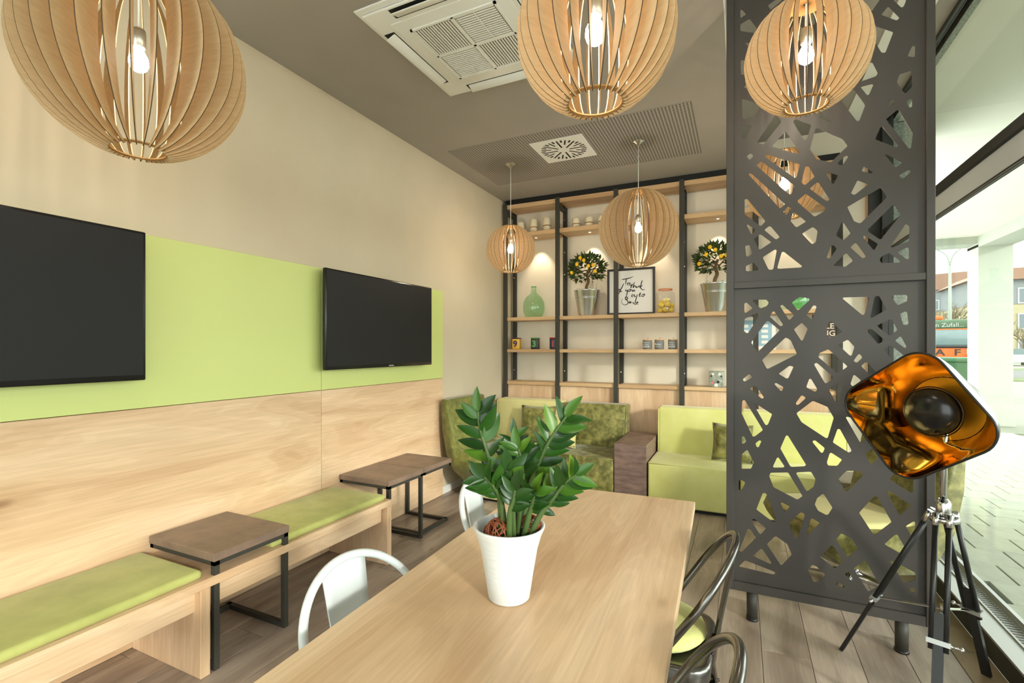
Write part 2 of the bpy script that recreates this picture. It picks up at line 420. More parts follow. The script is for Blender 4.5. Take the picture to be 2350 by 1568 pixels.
# back wall, its right-hand return
struct(MB().box(XL, 1.09, YB, YB + 0.2, -0.1, 3.8).build('wall_back', 'wall_light'), 'light beige wall behind the shelving')
struct(MB().box(1.088, 1.102, YB - 0.03, YB + 0.2, 0, ZR).build('trim_1', 'oak_z'))
struct(MB().box(1.102, 1.20, YB - 0.06, YB + 0.2, 0, ZR).build('trim_2', 'alu_dark'))
# unseen wall behind the camera; glazed opening added to let sky light in
wf = MB().box(XL, -2.3, YF0 - 0.2, YF0, -0.1, 3.8).box(0.9, 1.3, YF0 - 0.2, YF0, -0.1, 3.8).box(-2.3, 0.9, YF0 - 0.2, YF0, 3.1, 3.8).box(-2.3, 0.9, YF0 - 0.2, YF0, -0.1, 0.08)
struct(wf.build('wall_front', 'wall_paint'))
w2 = struct(MB().box(-2.3, -2.22, YF0 - 0.1, YF0 - 0.02, 0.08, 3.1).box(0.82, 0.9, YF0 - 0.1, YF0 - 0.02, 0.08, 3.1).box(-0.74, -0.66, YF0 - 0.1, YF0 - 0.02, 0.08, 3.1).build('added_window', 'alu_dark'))
MB().box(-2.22, -0.74, YF0 - 0.063, YF0 - 0.057, 0.08, 3.1).build('pane', 'pane_glass', w2)
MB().box(-0.66, 0.82, YF0 - 0.063, YF0 - 0.057, 0.08, 3.1).build('pane', 'pane_glass', w2)
# ceilings
ce = struct(MB().box(XL, XS, YF0 - 0.1, YB, ZC, 3.8).build('ceiling', 'ceiling_paint'), 'warm grey suspended ceiling')
struct(MB().box(XS, 1.30, YF0 - 0.1, YB, ZR, 3.8).build('ceiling', 'ceiling_paint'), 'raised grey ceiling along the window')
struct(MB().box(XS, XS + 0.006, YF0, YB, ZC, ZR).build('trim_3', 'white_paint'))
struct(MB().box(0.88, 1.10, YF0, YB, ZR - 0.008, ZR).build('trim_4', 'white_paint'))
pf = MB().box(-1.064, 1.064, -0.5275, 0.5275, -0.003, 0.0).build('perforated_panel', 'perforated', ce, (-1.396, 4.3275, ZC - 0.0005), 'perforated acoustic ceiling panel')

# the long window
wn = struct(MB().box(1.05, 1.075, YF0, YB - 0.06, 0.0, 0.10).build('window_1', 'alu_dark'), 'full-height aluminium shop window')
sl = MB().box(1.048, 1.232, YF0, YB - 0.06, 0.10, 0.112).box(1.135, 1.142, YF0, YB - 0.06, 0.112, 0.119).box(1.205, 1.212, YF0, YB - 0.06, 0.112, 0.122).build('sill', 'alu', wn)
gr = MB()
yy = 2.6
while yy < YB - 0.1:
    gr.box(1.152, 1.196, yy, yy + 0.012, 0.112, 0.1135); yy += 0.026
gr.build('vent_slots', 'slot_grey', wn)['kind'] = 'stuff'
fb = MB().box(1.212, 1.232, YF0, YB - 0.06, 0.112, 0.14)
fb.build('bottom_rail', 'alu', wn)
ZT = (2.345, 2.362, 2.372, 2.50, 2.556)
MB().box(1.222, 1.242, YF0, YB - 0.06, ZT[0], ZT[0] + 0.008).box(1.222, 1.242, YF0, YB - 0.06, ZT[1], ZT[1] + 0.006).build('joint_line', 'alu_dark', wn)
MB().box(1.228, 1.240, YF0, YB - 0.06, ZT[0] + 0.008, ZT[1]).build('seal', 'alu', wn)
MB().box(1.226, 1.240, YF0, YB - 0.06, ZT[1] + 0.006, ZT[3]).build('transom_panel', 'band_grey', wn)
MB().box(1.200, 1.250, YF0, YB - 0.06, ZT[3], ZT[4]).build('transom', 'black', wn)
MB().box(1.215, 1.245, YF0, YB - 0.06, ZR - 0.035, ZR).build('head_rail', 'alu_dark', wn)
for y in (-2.96, -0.2, 2.2, 5.575):
    MB().box(1.19, 1.275, y - 0.035, y + 0.035, 0.112, ZR).build('mullion', 'alu_dark', wn)
for y0, y1 in ((-2.92, -0.235), (-0.165, 2.165), (2.235, 5.54)):
    MB().box(1.233, 1.239, y0, y1, 0.112, ZT[0]).build('pane', 'pane_glass', wn)
    MB().box(1.233, 1.239, y0, y1, ZT[4], ZR - 0.035).build('pane', 'pane_glass', wn)

# ------------------------------------------------------------------ outside
pv = struct(MB().box(1.24, 60, -30, 140, -0.30, -0.055).build('pavement', 'joint'), 'light concrete paving outside')
bm_ = MB().rbox(-0.1465, 0.1465, -0.1535, 0.1535, -0.03, 0.0, 0.004, 1, smooth=False).mesh('paver'); bm_.materials.append(MATS['paver'])
for j in range(29):
    for i in range(10):
        link('paver', bm_, pv, (1.42 + 0.30 * i + (0.15 if j % 2 else 0), 2.35 + 0.314 * j, -0.03))
MB().box(4.6, 60, -30, 140, -0.055, -0.032).box(1.26, 4.6, 11.3, 140, -0.055, -0.032).box(1.26, 4.6, -30, 2.19, -0.055, -0.032).build('paving_slabs', 'slab_dimmed', pv)['kind'] = 'stuff'
struct(MB().box(1.345, 4.9, -9, 12.8, 3.61, 3.95).build('arcade_soffit', 'soffit'), 'white plastered soffit of the arcade')
struct(MB().box(1.245, 1.345, -9, 12.8, 3.60, 3.95).build('lintel', 'roughcast'), 'roughcast lintel over the shop window')
struct(MB().box(4.14, 4.64, -9, 12.8, 3.40, 3.62).build('arcade_beam', 'render_white'), 'pale beam along the arcade edge')
struct(MB().box(1.3, 4.2, 12.3, 12.8, 3.47, 3.62).build('arcade_beam', 'render_white'), 'pale beam across the arcade end')
for y in (12.27, -6.2):
    c_ = struct(MB().box(4.14, 4.64, y, y + 0.5, 0.3, 3.45).build('column', 'render_white'), 'square pale rendered column')
    MB().box(4.11, 4.67, y - 0.03, y + 0.53, -0.03, 0.3).build('plinth', 'render_white', c_)
struct(MB().box(1.275, 1.60, 5.74, 6.35, -0.03, 3.60).build('pier', 'roughcast'), 'grey roughcast pier beside the window')
# street strips, laid across the view of the street
E1 = Vector((0.3215, 0.9469, 0)); E2 = Vector((0.9469, -0.3215, 0))
def strip(name, s0, s1, m, z0=-0.03, label=None, t0=-16, t1=40):
    o = MB().obox(E1 * ((s0 + s1) / 2) + E2 * ((t0 + t1) / 2) + Vector((0, 0, z0)), E1 * ((s1 - s0) / 2), E2 * ((t1 - t0) / 2), Vector((0, 0, 0.02))).build(name, m)
    return struct(o, label)
strip('grass_verge', 31, 34, 'grass', -0.02, 'green verge on the near side of the road')
strip('road', 34, 46, 'asphalt', -0.025, 'grey asphalt road')
strip('grass_verge', 46, 50, 'grass', -0.02, 'green verge on the far side of the road')
def facing(p): return math.atan2(-p.x, p.y)         # turn local -Y towards the camera
# truck
tp = at(2176, 900, D=25); tp.z = -0.03
tr = thing('truck', 'orange and green lorry cab parked behind the street lamp', 'truck', tp, facing(tp))
XR = 0.98
MB().rbox(-1.5, XR, 0, 1.9, 0.75, 2.75, 0.12, 3).build('cab', 'orange', tr)
MB().rbox(-1.52, XR + 0.02, -0.04, 1.8, 2.45, 2.95, 0.12, 3).build('roof', 'truck_green', tr)
MB().rbox(-1.3, -0.2, 0.3, 1.2, 2.95, 3.18, 0.06, 2).build('beacon_bar', 'orange', tr)
MB().rbox(-1.35, XR - 0.12, -0.03, 0.03, 1.62, 2.42, 0.05, 2).build('windscreen', 'windscreen', tr)
MB().rbox(-1.5, XR + 0.01, -0.05, 0.02, 1.48, 1.62, 0.03, 2).build('wiper_panel', 'black_satin', tr)
MB().rbox(-1.5, XR, -0.1, 0.3, 0.45, 0.85, 0.05, 2).build('bumper', 'orange', tr)
MB().rbox(-1.4, XR - 0.3, -0.06, 0.0, 0.86, 1.0, 0.02, 2).build('grille', 'black_satin', tr)
MB().box(XR - 0.28, XR - 0.02, -0.06, -0.01, 0.9, 1.45).build('warning_plate', 'white_trim', tr)
MB().prism([(XR - 0.28, 1.0), (XR - 0.02, 1.25), (XR - 0.02, 1.4), (XR - 0.28, 1.15)], -0.068, -0.06, 'Y').build('warning_stripe', 'red_white', tr)
MB().rbox(XR + 0.03, XR + 0.2, 0.0, 0.12, 1.55, 2.25, 0.03, 2).build('mirror', 'black_satin', tr)
for xx in (-1.1, 0.6): MB().lathe([(0.46, -0.14), (0.46, 0.14)], 18).build('wheel', 'tyre', tr, (xx, 0.9, 0.46)).rotation_euler = (0, PI / 2, 0)
for ch_, xx in (('D', -0.97), ('A', -0.32), ('F', 0.35)): text_obj(ch_, 0.46, 'black_satin', tr, (xx, -0.006, 1.24), (PI / 2, 0, 0), depth=0.004, offset=0.01).scale = (1.25, 1, 1)
text_obj('ein Zufall...', 0.3, 'white_trim', tr, (-0.05, -0.05, 2.66), (PI / 2, 0, 0), depth=0.004)
# wheeled refuse container
dp = at(2190, 920, D=14.6); dp.z = -0.03
db = thing('waste_container', 'green wheeled waste container left of the arcade column', 'container', dp, facing(dp))
MB().add([(-0.6, -0.4, 0.12), (0.55, -0.4, 0.12), (0.55, 0.45, 0.12), (-0.6, 0.45, 0.12), (-0.75, -0.5, 1.05), (0.68, -0.5, 1.05), (0.68, 0.5, 1.05), (-0.75, 0.5, 1.05)],
         [(0, 1, 2, 3), (4, 5, 6, 7), (0, 1, 5, 4), (1, 2, 6, 5), (2, 3, 7, 6), (3, 0, 4, 7)]).build('body', 'bin_green', db)
MB().rbox(-0.78, 0.71, -0.53, 0.53, 1.05, 1.2, 0.05, 3).build('lid', 'bin_green', db)
for xx in (-0.5, 0.45): MB().lathe([(0.1, -0.03), (0.1, 0.03)], 12).build('wheel', 'tyre', db, (xx, -0.3, 0.1)).rotation_euler = (0, PI / 2, 0)
# street lamp with two curved arms
lp = at(2180, 850, D=30); lp.z = -0.03
sl_ = thing('street_lamp', 'tall pale street lamp with two curved arms behind the lorry', 'street lamp', lp, facing(lp))
MB().tube([(0, 0, 0), (0, 0, 6.6)], [0.11, 0.07], 10).build('pole', 'pole_grey', sl_)
for sg in (-1, 1):
    MB().tube(smooth_path([(0, 0, 6.6), (sg * 0.2, 0, 7.3), (sg * 0.8, 0, 7.75), (sg * 1.5, 0, 7.8)]), 0.045, 8).build('arm', 'pole_grey', sl_)
    MB().rbox(sg * 1.4 - 0.3 + sg * 0.3, sg * 1.4 + 0.3 + sg * 0.3, -0.12, 0.12, 7.72, 7.86, 0.05, 2).build('lantern', 'pole_grey', sl_)
# houses across the street
def house(u, D, w, h, roof_h, label, upper=None, flip=False, nwin=5):
    p = at(u, 850, D=D); p.z = 0
    h_ = thing('apartment_house', label, 'building', p, facing(p) + (0.35 if flip else -0.25))
    MB().box(-w / 2, w / 2, 0, 11, 0, h).build('wall', 'bld_yellow', h_)
    if upper: MB().box(-w / 2 - 0.05, w / 2 + 0.05, -0.05, 11, h * upper, h).build('upper_storey', 'bld_grey', h_)
    MB().prism([(-w / 2 - 0.6, h), (w / 2 + 0.6, h), (w / 2 - 1.5, h + roof_h), (-w / 2 + 1.5, h + roof_h)], -0.6, 11.6, 'Y').build('roof', 'roof_red', h_)
    MB().box(-1.5, -0.7, 4, 4.8, h + roof_h * 0.5, h + roof_h + 1.0).build('chimney', 'white_trim', h_)
    nf = max(2, int(h / 2.9)); wm = MB().box(-0.75, 0.75, -0.04, 0.02, -0.85, 0.85).mesh('window_frame'); wm.materials.append(MATS['white_trim'])
    gm = MB().box(-0.62, 0.62, -0.06, -0.03, -0.72, 0.72).mesh('pane'); gm.materials.append(MATS['bld_glass'])
    for fi in range(nf):
        for k in range(nwin):
            x_ = -w / 2 + (k + 0.5) * w / nwin
            f_ = link('window_frame', wm, h_, (x_, -0.06, 1.6 + fi * (h - 0.6) / nf)); link('pane', gm, f_)
    return h_
house(2060, 84, 24, 11.0, 2.6, 'yellow house with red roof behind the lorry', 0.68, False, 5)
house(2450, 50, 15, 8.8, 1.2, 'yellow house with grey top storey right of the column', 0.70, True, 5)
# bare street trees
def bare_tree(u, D, h, label, sd):
    r_ = random.Random(sd); p = at(u, 850, D=D); p.z = -0.03
    t = thing('bare_tree', label, 'tree', p)
    MB().tube([(0, 0, 0), (0.05, 0, h * 0.3), (0, 0.05, h * 0.55)], [0.14, 0.1, 0.06], 7).build('trunk', 'twig', t)
    tw = MB()
    def grow(p0, d, L, rad, lev):
        p1 = p0 + d * L; tw.tube([p0, p0 + d * L * 0.5 + Vector((r_.uniform(-.05, .05), r_.uniform(-.05, .05), 0)) * L, p1], [rad, rad * .8, rad * .5], 4, cap=False)
        if lev:
            for _ in range(4):
                nd = (d + Vector((r_.uniform(-.9, .9), r_.uniform(-.9, .9), r_.uniform(-.2, .6)))).normalized()
                grow(p0 + d * L * r_.uniform(.4, 1.0), nd, L * r_.uniform(.5, .75), rad * .55, lev - 1)
    for k in range(7):
        a = k * 0.9 + r_.random(); grow(Vector((0, 0, h * r_.uniform(.28, .5))), Vector((math.cos(a) * .7, math.sin(a) * .7, .7)).normalized(), h * .24, .045, 3)
    tw.build('branches', 'twig', t)['kind'] = 'stuff'
bare_tree(2155, 40, 6.2, 'bare budding tree left of the street lamp', 3)
bare_tree(2208, 44, 6.0, 'bare budding tree right of the street lamp', 5)
bare_tree(2348, 42, 5.0, 'bare budding tree before the house right of the column', 9)
# parked car
cp = at(2352, 850, D=40); cp.z = -0.02
cr = thing('parked_car', 'silver car parked beyond the road right of the column', 'car', cp, facing(cp))
MB().prism([(-2.1, 0.3), (2.1, 0.3), (2.15, 0.75), (1.5, 0.9), (-2.0, 0.95), (-2.15, 0.7)], -0.85, 0.85, 'Y').build('body', 'car_silver', cr)
MB().prism([(-1.6, 0.92), (1.1, 0.9), (0.5, 1.4), (-1.1, 1.42)], -0.75, 0.75, 'Y').build('cabin', 'windscreen', cr)
for xx in (-1.35, 1.35): MB().lathe([(0.31, -0.9), (0.31, 0.9)], 14).build('wheel_pair', 'tyre', cr, (xx, 0, 0.31)).rotation_euler = (PI / 2, 0, 0)

# ================================================================== FURNITURE
# ---- long bench along the oak wainscot
bn = thing('long_bench', 'long oak bench along the wall under the televisions', 'bench', (-2.39, 0.6, 0))
def rel(o, x0, x1, y0, y1, z0, z1): return MB().rbox(x0 - o[0], x1 - o[0], y0 - o[1], y1 - o[1], z0, z1, 0.002, 1, smooth=False)
BO = (-2.39, 0.6)
rel(BO, -2.655, -2.13, -0.9, 2.605, 0.388, 0.428).build('seat_board', 'oak', bn)
rel(BO, -2.205, -2.175, -0.9, 2.555, 0.285, 0.388).build('apron', 'oak', bn)
for y in (-0.9, 1.328, 2.562):
    rel(BO, -2.655, -2.132, y, y + 0.043, 0.0, 0.388).build('leg_panel', 'oak_z', bn)
def cushion(y0, y1, label):
    b = MB(); n = 18
    b.rbox(-0.235, 0.235, -(y1 - y0) / 2, (y1 - y0) / 2, 0, 0.040, 0.018, 4)
    return tag(b.build('bench_cushion', 'lime_suede', None, (-2.388, (y0 + y1) / 2, 0.428)), label, 'cushion', 'suede cushions on the bench')
cushion(-0.9, 1.352, 'lime suede bench cushion left of the single side table')
cushion(1.70, 2.572, 'shorter lime suede bench cushion between the side tables')

# ---- C-shaped side tables
def side_table(y0, y1, x0, x1, room_side, label):
    t = thing('side_table', label, 'table', ((x0 + x1) / 2, (y0 + y1) / 2, 0), 0, 'stone-topped side tables')
    hx, hy = (x1 - x0) / 2, (y1 - y0) / 2; sg = 1 if room_side else -1; q = 0.0125
    MB().rbox(-hx, hx, -hy, hy, 0.490, 0.526, 0.002, 1, smooth=False).build('table_top', 'rust_stone', t)
    top = MB()
    for s2 in (-1, 1):
        top.box(-hx + .004, hx - .004, s2 * (hy - q - .004) - q, s2 * (hy - q - .004) + q, 0.470, 0.4895)
        top.box(s2 * (hx - q - .004) - q, s2 * (hx - q - .004) + q, -hy + .004, hy - .004, 0.470, 0.4895)
    top.build('top_frame', 'dark_steel', t)
    for s2 in (-1, 1):
        MB().box(sg * (hx - q - .004) - q, sg * (hx - q - .004) + q, s2 * (hy - q - .004) - q, s2 * (hy - q - .004) + q, 0.0, 0.471).build('leg', 'dark_steel', t)
    bs = MB()
    for s2 in (-1, 1): bs.box(-hx + .03, hx - .03, s2 * (hy - q - .004) - q, s2 * (hy - q - .004) + q, 0.0, 0.025)
    bs.box(-sg * (hx - .05) - q, -sg * (hx - .05) + q, -hy + .004, hy - .004, 0.0, 0.025)
    bs.build('base_frame', 'dark_steel', t)
    return t
side_table(1.386, 1.786, -2.63, -2.13, True, 'stone-topped side table standing alone over the bench')
side_table(2.655, 3.058, -2.652, -2.195, True, 'stone-topped side table at the end of the bench cushion')
side_table(3.064, 3.452, -2.652, -2.195, False, 'stone-topped side table farthest from the camera near the armchair')

# ---- televisions
def tv(y0, y1, label, tilt=0.0):
    w = y1 - y0; t = thing('television', label, 'television', (-2.575, (y0 + y1) / 2, 1.297), 0, 'wall televisions')
    MB().rbox(-0.022, 0.006, -w / 2, w / 2, 0, 0.706, 0.006, 2).build('housing', 'black_gloss', t)
    MB().box(0.0055, 0.0075, -w / 2 + 0.012, w / 2 - 0.012, 0.026, 0.694).build('screen', 'tv_screen', t)
    MB().rbox(-0.06, -0.02, -w * 0.3, w * 0.3, 0.08, 0.5, 0.01, 2).build('rear_housing', 'black_satin', t)
    MB().box(-0.082, -0.055, -0.2, 0.2, 0.2, 0.45).build('wall_mount', 'black_satin', t)
    MB().box(0.006, 0.0078, 0.06 - 0.03, 0.06 + 0.03, 0.008, 0.016).build('maker_mark', 'alu', t)
    t.rotation_euler = (0, tilt, 0)
tv(2.445, 3.708, 'television on the right of the lime panel')
tv(0.079, 1.342, 'television at the left edge of the picture')

# ---- dining table
tb = thing('dining_table', 'long oak dining table with the potted plant on it', 'table', (-0.548, 1.29, 0), math.radians(1.9))
MB().rbox(-0.395, 0.395, -1.045, 1.045, 0.712, 0.75, 0.0025, 2, smooth=False).build('table_top', 'oak_table', tb)
MB().box(-0.30, 0.30, -0.90, -0.86, 0.66, 0.712).box(-0.30, 0.30, 0.86, 0.90, 0.66, 0.712).box(-0.02, 0.02, -0.86, 0.86, 0.66, 0.712).build('underframe', 'dark_steel', tb)
for sx_ in (-1, 1):
    for sy_ in (-1, 1):
        MB().box(sx_ * 0.28 - 0.025, sx_ * 0.28 + 0.025, sy_ * 0.88 - 0.025, sy_ * 0.88 + 0.025, 0, 0.66).build('leg', 'dark_steel', tb)

# ---- metal armchairs (tube hoop, centre splat, splayed sheet legs)
def metal_chair(name, m, label, group, loc, rz, pad):
    c = thing(name, label, 'chair', loc, rz, group)
    # seat pan: rounded square with a rolled rim
    def rsq(h, r, n=5):
        out = []
        for cx_, cy_, a0 in ((h - r, h - r, 0), (-h + r, h - r, PI / 2), (-h + r, -h + r, PI), (h - r, -h + r, 1.5 * PI)):
            for k in range(n + 1): a = a0 + PI / 2 * k / n; out.append((cx_ + r * math.cos(a), cy_ + r * math.sin(a)))
        return out
    s_ = MB(); L = [(0.15, .05, .445), (0.175, .06, .452), (0.187, .07, .45), (0.192, .07, .44), (0.188, .07, .395)]
    V = []; n_ = 24
    for h, r, z in L: V += [(p[0], p[1], z) for p in rsq(h, r)]
    Fs = [tuple(range(n_))]
    for i in range(len(L) - 1):
        for k in range(n_): q = (k + 1) % n_; Fs.append((i * n_ + k, i * n_ + q, (i + 1) * n_ + q, (i + 1) * n_ + k))
    s_.add(V, Fs, 0, True); s_.build('seat', m, c)
    # sheet legs
    for sx_ in (-1, 1):
        for sy_ in (-1, 1):
            top = Vector((sx_ * .165, sy_ * .165, .44)); bot = Vector((sx_ * .225, sy_ * .225, 0.0)); b = MB()
            wt, wb = .06, .022
            pts = []
            for ctr, w in ((top, wt), (bot, wb)):
                pts += [ctr + Vector((-sx_ * w, 0, 0)), ctr, ctr + Vector((0, -sy_ * w, 0)), ctr + Vector((-sx_ * w, -sy_ * .006, 0)), ctr + Vector((-sx_ * .006, -sy_ * .006, 0)), ctr + Vector((-sx_ * .006, -sy_ * w, 0))]
            b.add(pts, [(0, 1, 7, 6), (1, 2, 8, 7), (3, 4, 10, 9), (4, 5, 11, 10), (0, 3, 9, 6), (2, 5, 11, 8), (6, 7, 10, 9), (7, 8, 11, 10)])
            lg = b.build('leg', m, c)
            MB().lathe([(.012, 0), (.014, .012), (.010, .02)], 10).build('foot_cap', 'black_satin', lg, tuple(bot + Vector((-sx_ * .01, -sy_ * .01, 0))))
    MB().tube([(.2, -.2, .2), (-.2, .2, .2)], .006, 6).tube([(.2, .2, .2), (-.2, -.2, .2)], .006, 6).build('cross_brace', m, c)
    # hoop: leans back from mid-seat to the top of the back
    P0 = Vector((-.015, 0, .44)); UP = (Vector((-.262, 0, .812)) - P0); Ln = UP.length; UP.normalize(); R_ = .222; st = Ln - R_
    path = [P0 + Vector((0, .20, 0)) - UP * .03, P0 + Vector((0, .212, 0)) + UP * st * .5]
    for k in range(17):
        a = PI * k / 16; path.append(P0 + UP * (st + R_ * math.sin(a)) + Vector((0, R_ * math.cos(a), 0)))
    path += [P0 + Vector((0, -.212, 0)) + UP * st * .5, P0 + Vector((0, -.20, 0)) - UP * .03]
    MB().tube(smooth_path(path, 3), .0125, 10).build('hoop', m, c)
    # splat, slightly dished, with a pressed panel
    b = MB(); V = []; nz, ny = 8, 6
    for side in (0, 1):
        for i in range(nz + 1):
            t = i / nz; z = .40 + t * .405; x_ = -.185 - .075 * max(0, t - .05) - .006 * side; w = .062 + .022 * t
            for j in range(ny + 1):
                y_ = -w + 2 * w * j / ny; emb = .004 if (.35 < t < .8 and abs(y_) < w * .55) else 0
                V.append((x_ - .01 * (1 - (y_ / w) ** 2) + emb, y_, z))
    Q = (nz + 1) * (ny + 1); Fs = []
    for side in (0, 1):
        for i in range(nz):
            for j in range(ny):
                a = side * Q + i * (ny + 1) + j; Fs.append((a, a + 1, a + ny + 2, a + ny + 1))
    for i in range(nz):
        for j in (0, ny):
            a = i * (ny + 1) + j; Fs.append((a, a + ny + 1, a + Q + ny + 1, a + Q))
    for j in range(ny):
        for i in (0, nz): a = i * (ny + 1) + j; Fs.append((a, a + 1, a + Q + 1, a + Q))
    b.add(V, Fs, 0, True); b.build('splat', m, c)
    if pad:
        p_ = MB(); p_.lathe([(0, .0), (.13, .0), (.158, .006), (.172, .022), (.165, .038), (.14, .05), (.08, .057), (0, .059)], 28)
        tag(p_.build('seat_pad', 'lime_fabric', None, (loc[0], loc[1], .453)), pad, 'cushion', 'round seat pads')
    return c
metal_chair('metal_chair', 'white_metal', 'white metal chair at the near end of the table', 'white metal chairs', (-.832, 1.10, 0), math.radians(-2), None)
metal_chair('metal_chair', 'white_metal', 'white metal chair behind the plant pot', 'white metal chairs', (-.915, 2.035, 0), math.radians(2), None)
metal_chair('metal_chair', 'gunmetal', 'bare steel chair with the lime seat pad beside the black screen', 'steel chairs', (-.275, 1.78, 0), PI, 'round lime seat pad on the far steel chair')
metal_chair('metal_chair', 'gunmetal', 'bare steel chair cut off at the bottom edge', 'steel chairs', (-.262, 1.10, 0), PI, 'round lime seat pad on the nearest steel chair')

# ---- modular sofas
def sofa(x0, x1, fabric, label, name='sofa_module', piping=True, back=(5.03, 5.25), zb=0.86, yf=4.49, seat=.41):
    w = x1 - x0; t = thing(name, label, 'sofa', ((x0 + x1) / 2, (yf + back[1]) / 2, 0), 0, 'low modular sofas'); cy = (yf + back[1]) / 2
    h = w / 2 - .003; y0 = yf - cy; y1 = back[1] - cy; yb = back[0] - cy
    MB().rbox(-h, h, y0, y1 - .01, .035, seat, .018, 3).build('seat', fabric, t)
    b = MB(); lean = .05
    bm2 = MB().rbox(-h, h, yb, y1, seat - .03, zb, .03, 4)
    bm2.v = [(v[0], v[1] + max(0, (v[2] - seat)) * .10, v[2]) for v in bm2.v]; bm2.build('backrest', fabric, t)
    MB().box(-h + .04, h - .04, y0 + .05, y1 - .05, 0, .036).build('plinth', 'black', t)
    if piping:
        p_ = MB(); p_.tube([(-h + .004, yb, seat - .005), (-h + .004, y0 + .006, seat - .005), (h - .004, y0 + .006, seat - .005), (h - .004, yb, seat - .005)], .0055, 6)
        p_.tube([(-h + .008, yb + .004, seat), (-h + .008, yb + .004 + (zb - seat) * .10, zb - .02)], .005, 6)
        p_.tube([(h - .008, yb + .004, seat), (h - .008, yb + .004 + (zb - seat) * .10, zb - .02)], .005, 6)
        p_.build('piping', fabric, t)
    return t
sofa(-2.60, -1.80, 'pale_lime', 'pale lime sofa module nearest the corner of the back wall', zb=.86, yf=4.665)
sofa(-1.79, -1.075, 'olive_velvet', 'crushed olive velvet sofa module beside the brown block table', zb=.85)
sofa(-.765, -.015, 'lime_fabric', 'bright lime sofa module just left of the black screen', zb=.855)
sofa(-.005, .85, 'lime_fabric', 'bright lime sofa module seen through the black screen', zb=.855)
tag(MB().rbox(-.147, .147, -.35, .35, 0, .56, .002, 1, smooth=False).build('block_table', 'rust_block', None, (-.923, 4.845, 0)), 'brown rust-effect block table between the sofa modules', 'table')

def pillow(m, label, loc, size, rot, th=.075):
    n = 12; V = []; b = MB()
    for sd in (1, -1):
        for i in range(n + 1):
            for j in range(n + 1):
                a, c_ = -1 + 2 * i / n, -1 + 2 * j / n
                pin = 1 - .10 * (abs(a) ** 2) * (1 - abs(c_) ** 2) - .0
                x_ = a * size * (1 - .09 * (1 - c_ * c_)) ; z_ = c_ * size * (1 - .09 * (1 - a * a))
                hgt = th * ((1 - a ** 4) * (1 - c_ ** 4)) ** .5
                V.append((x_, sd * hgt, z_))
    Q = (n + 1) ** 2; Fs = []
    for sd in (0, 1):
        for i in range(n):
            for j in range(n): k = sd * Q + i * (n + 1) + j; Fs.append((k, k + 1, k + n + 2, k + n + 1))
    b.add(V, Fs, 0, True); o = b.build('throw_pillow', m, None, loc); o.rotation_euler = rot
    ed = MB(); pts = [V[i * (n + 1)] for i in range(n + 1)] + [V[n * (n + 1) + j] for j in range(1, n + 1)] + [V[i * (n + 1) + n] for i in range(n - 1, -1, -1)] + [V[j] for j in range(n - 1, 0, -1)]
    ed.tube(pts, .006, 5, closed=True); ed.build('piping', m, o)
    return tag(o, label, 'pillow', 'throw pillows')
pillow('olive_velvet', 'dark olive velvet pillow leaning on the pale lime sofa', (-2.02, 4.935, .615), .20, (math.radians(-14), 0, math.radians(6)))
pillow('pale_lime', 'pale lime pillow in front of the olive sofa back', (-1.70, 4.85, .575), .165, (math.radians(-18), 0, math.radians(-8)), .06)
pillow('olive_velvet', 'olive velvet pillow on the lime sofa beside the screen', (-.07, 4.85, .585), .17, (math.radians(-16), math.radians(2), math.radians(4)))

# ---- shell armchairs
def armchair(loc, rz, label, fab, base):
    t = thing('lounge_chair', label, 'armchair', loc, rz, 'olive velvet lounge chairs')   # faces +X
    # one profile (x,z) swept across the width: shell of seat and back with a rounded underside
    prof_o = [(.36, .30), (.30, .225), (.10, .17), (-.12, .17), (-.27, .25), (-.36, .42), (-.41, .66), (-.425, .92), (-.40, .955), (-.355, .945)]
    prof_i = [(-.30, .70), (-.25, .50), (-.17, .435), (.05, .415), (.27, .42), (.36, .40), (.385, .35)]
    pr = prof_o + prof_i; n = len(pr); b = MB(); V = []; M_ = 13
    for j in range(M_):
        a = -1 + 2 * j / (M_ - 1); k = 1 - .06 * abs(a) ** 6
        for (px_, pz_) in pr:
            lift = .035 * a * a if pz_ < .5 else 0
            V.append((px_ * (1 - .03 * abs(a) ** 4) + (.02 * a * a if px_ < -.15 else 0), a * .36 * k, pz_ + lift * (1 if px_ > -.3 else .4)))
    Fs = [tuple(range(n)), tuple((M_ - 1) * n + k for k in range(n))]
    for j in range(M_ - 1):
        for k in range(n): q = (k + 1) % n; Fs.append((j * n + k, j * n + q, (j + 1) * n + q, (j + 1) * n + k))
    b.add(V, Fs, 0, True); b.build('shell', fab, t)
    MB().rbox(-.20, .36, -.30, .30, .40, .47, .03, 3).build('seat_cushion', fab if base == 'block' else 'pale_lime', t)
    if base == 'block':
        MB().rbox(-.22, .22, -.22, .22, .03, .20, .015, 2).build('base', 'pale_lime', t)
        MB().box(-.18, .18, -.18, .18, 0, .03).build('plinth', 'black', t)
    else:
        MB().tube([(0, 0, .04), (0, 0, .2)], .028, 12).build('column', 'chrome', t)
        for k in range(4):
            a = PI / 4 + k * PI / 2
            MB().tube([(0, 0, .055), (.16 * math.cos(a), .16 * math.sin(a), .035), (.31 * math.cos(a), .31 * math.sin(a), .012)], [.03, .024, .012], 8).build('foot', 'chrome', t)
    return t
armchair((-2.20, 4.235, 0), math.radians(-3), 'olive velvet lounge chair against the beige wall', 'olive_soft', 'block')
armchair((.62, 3.60, 0), math.radians(205), 'olive velvet lounge chair behind the black screen by the window', 'olive_velvet', 'chrome')
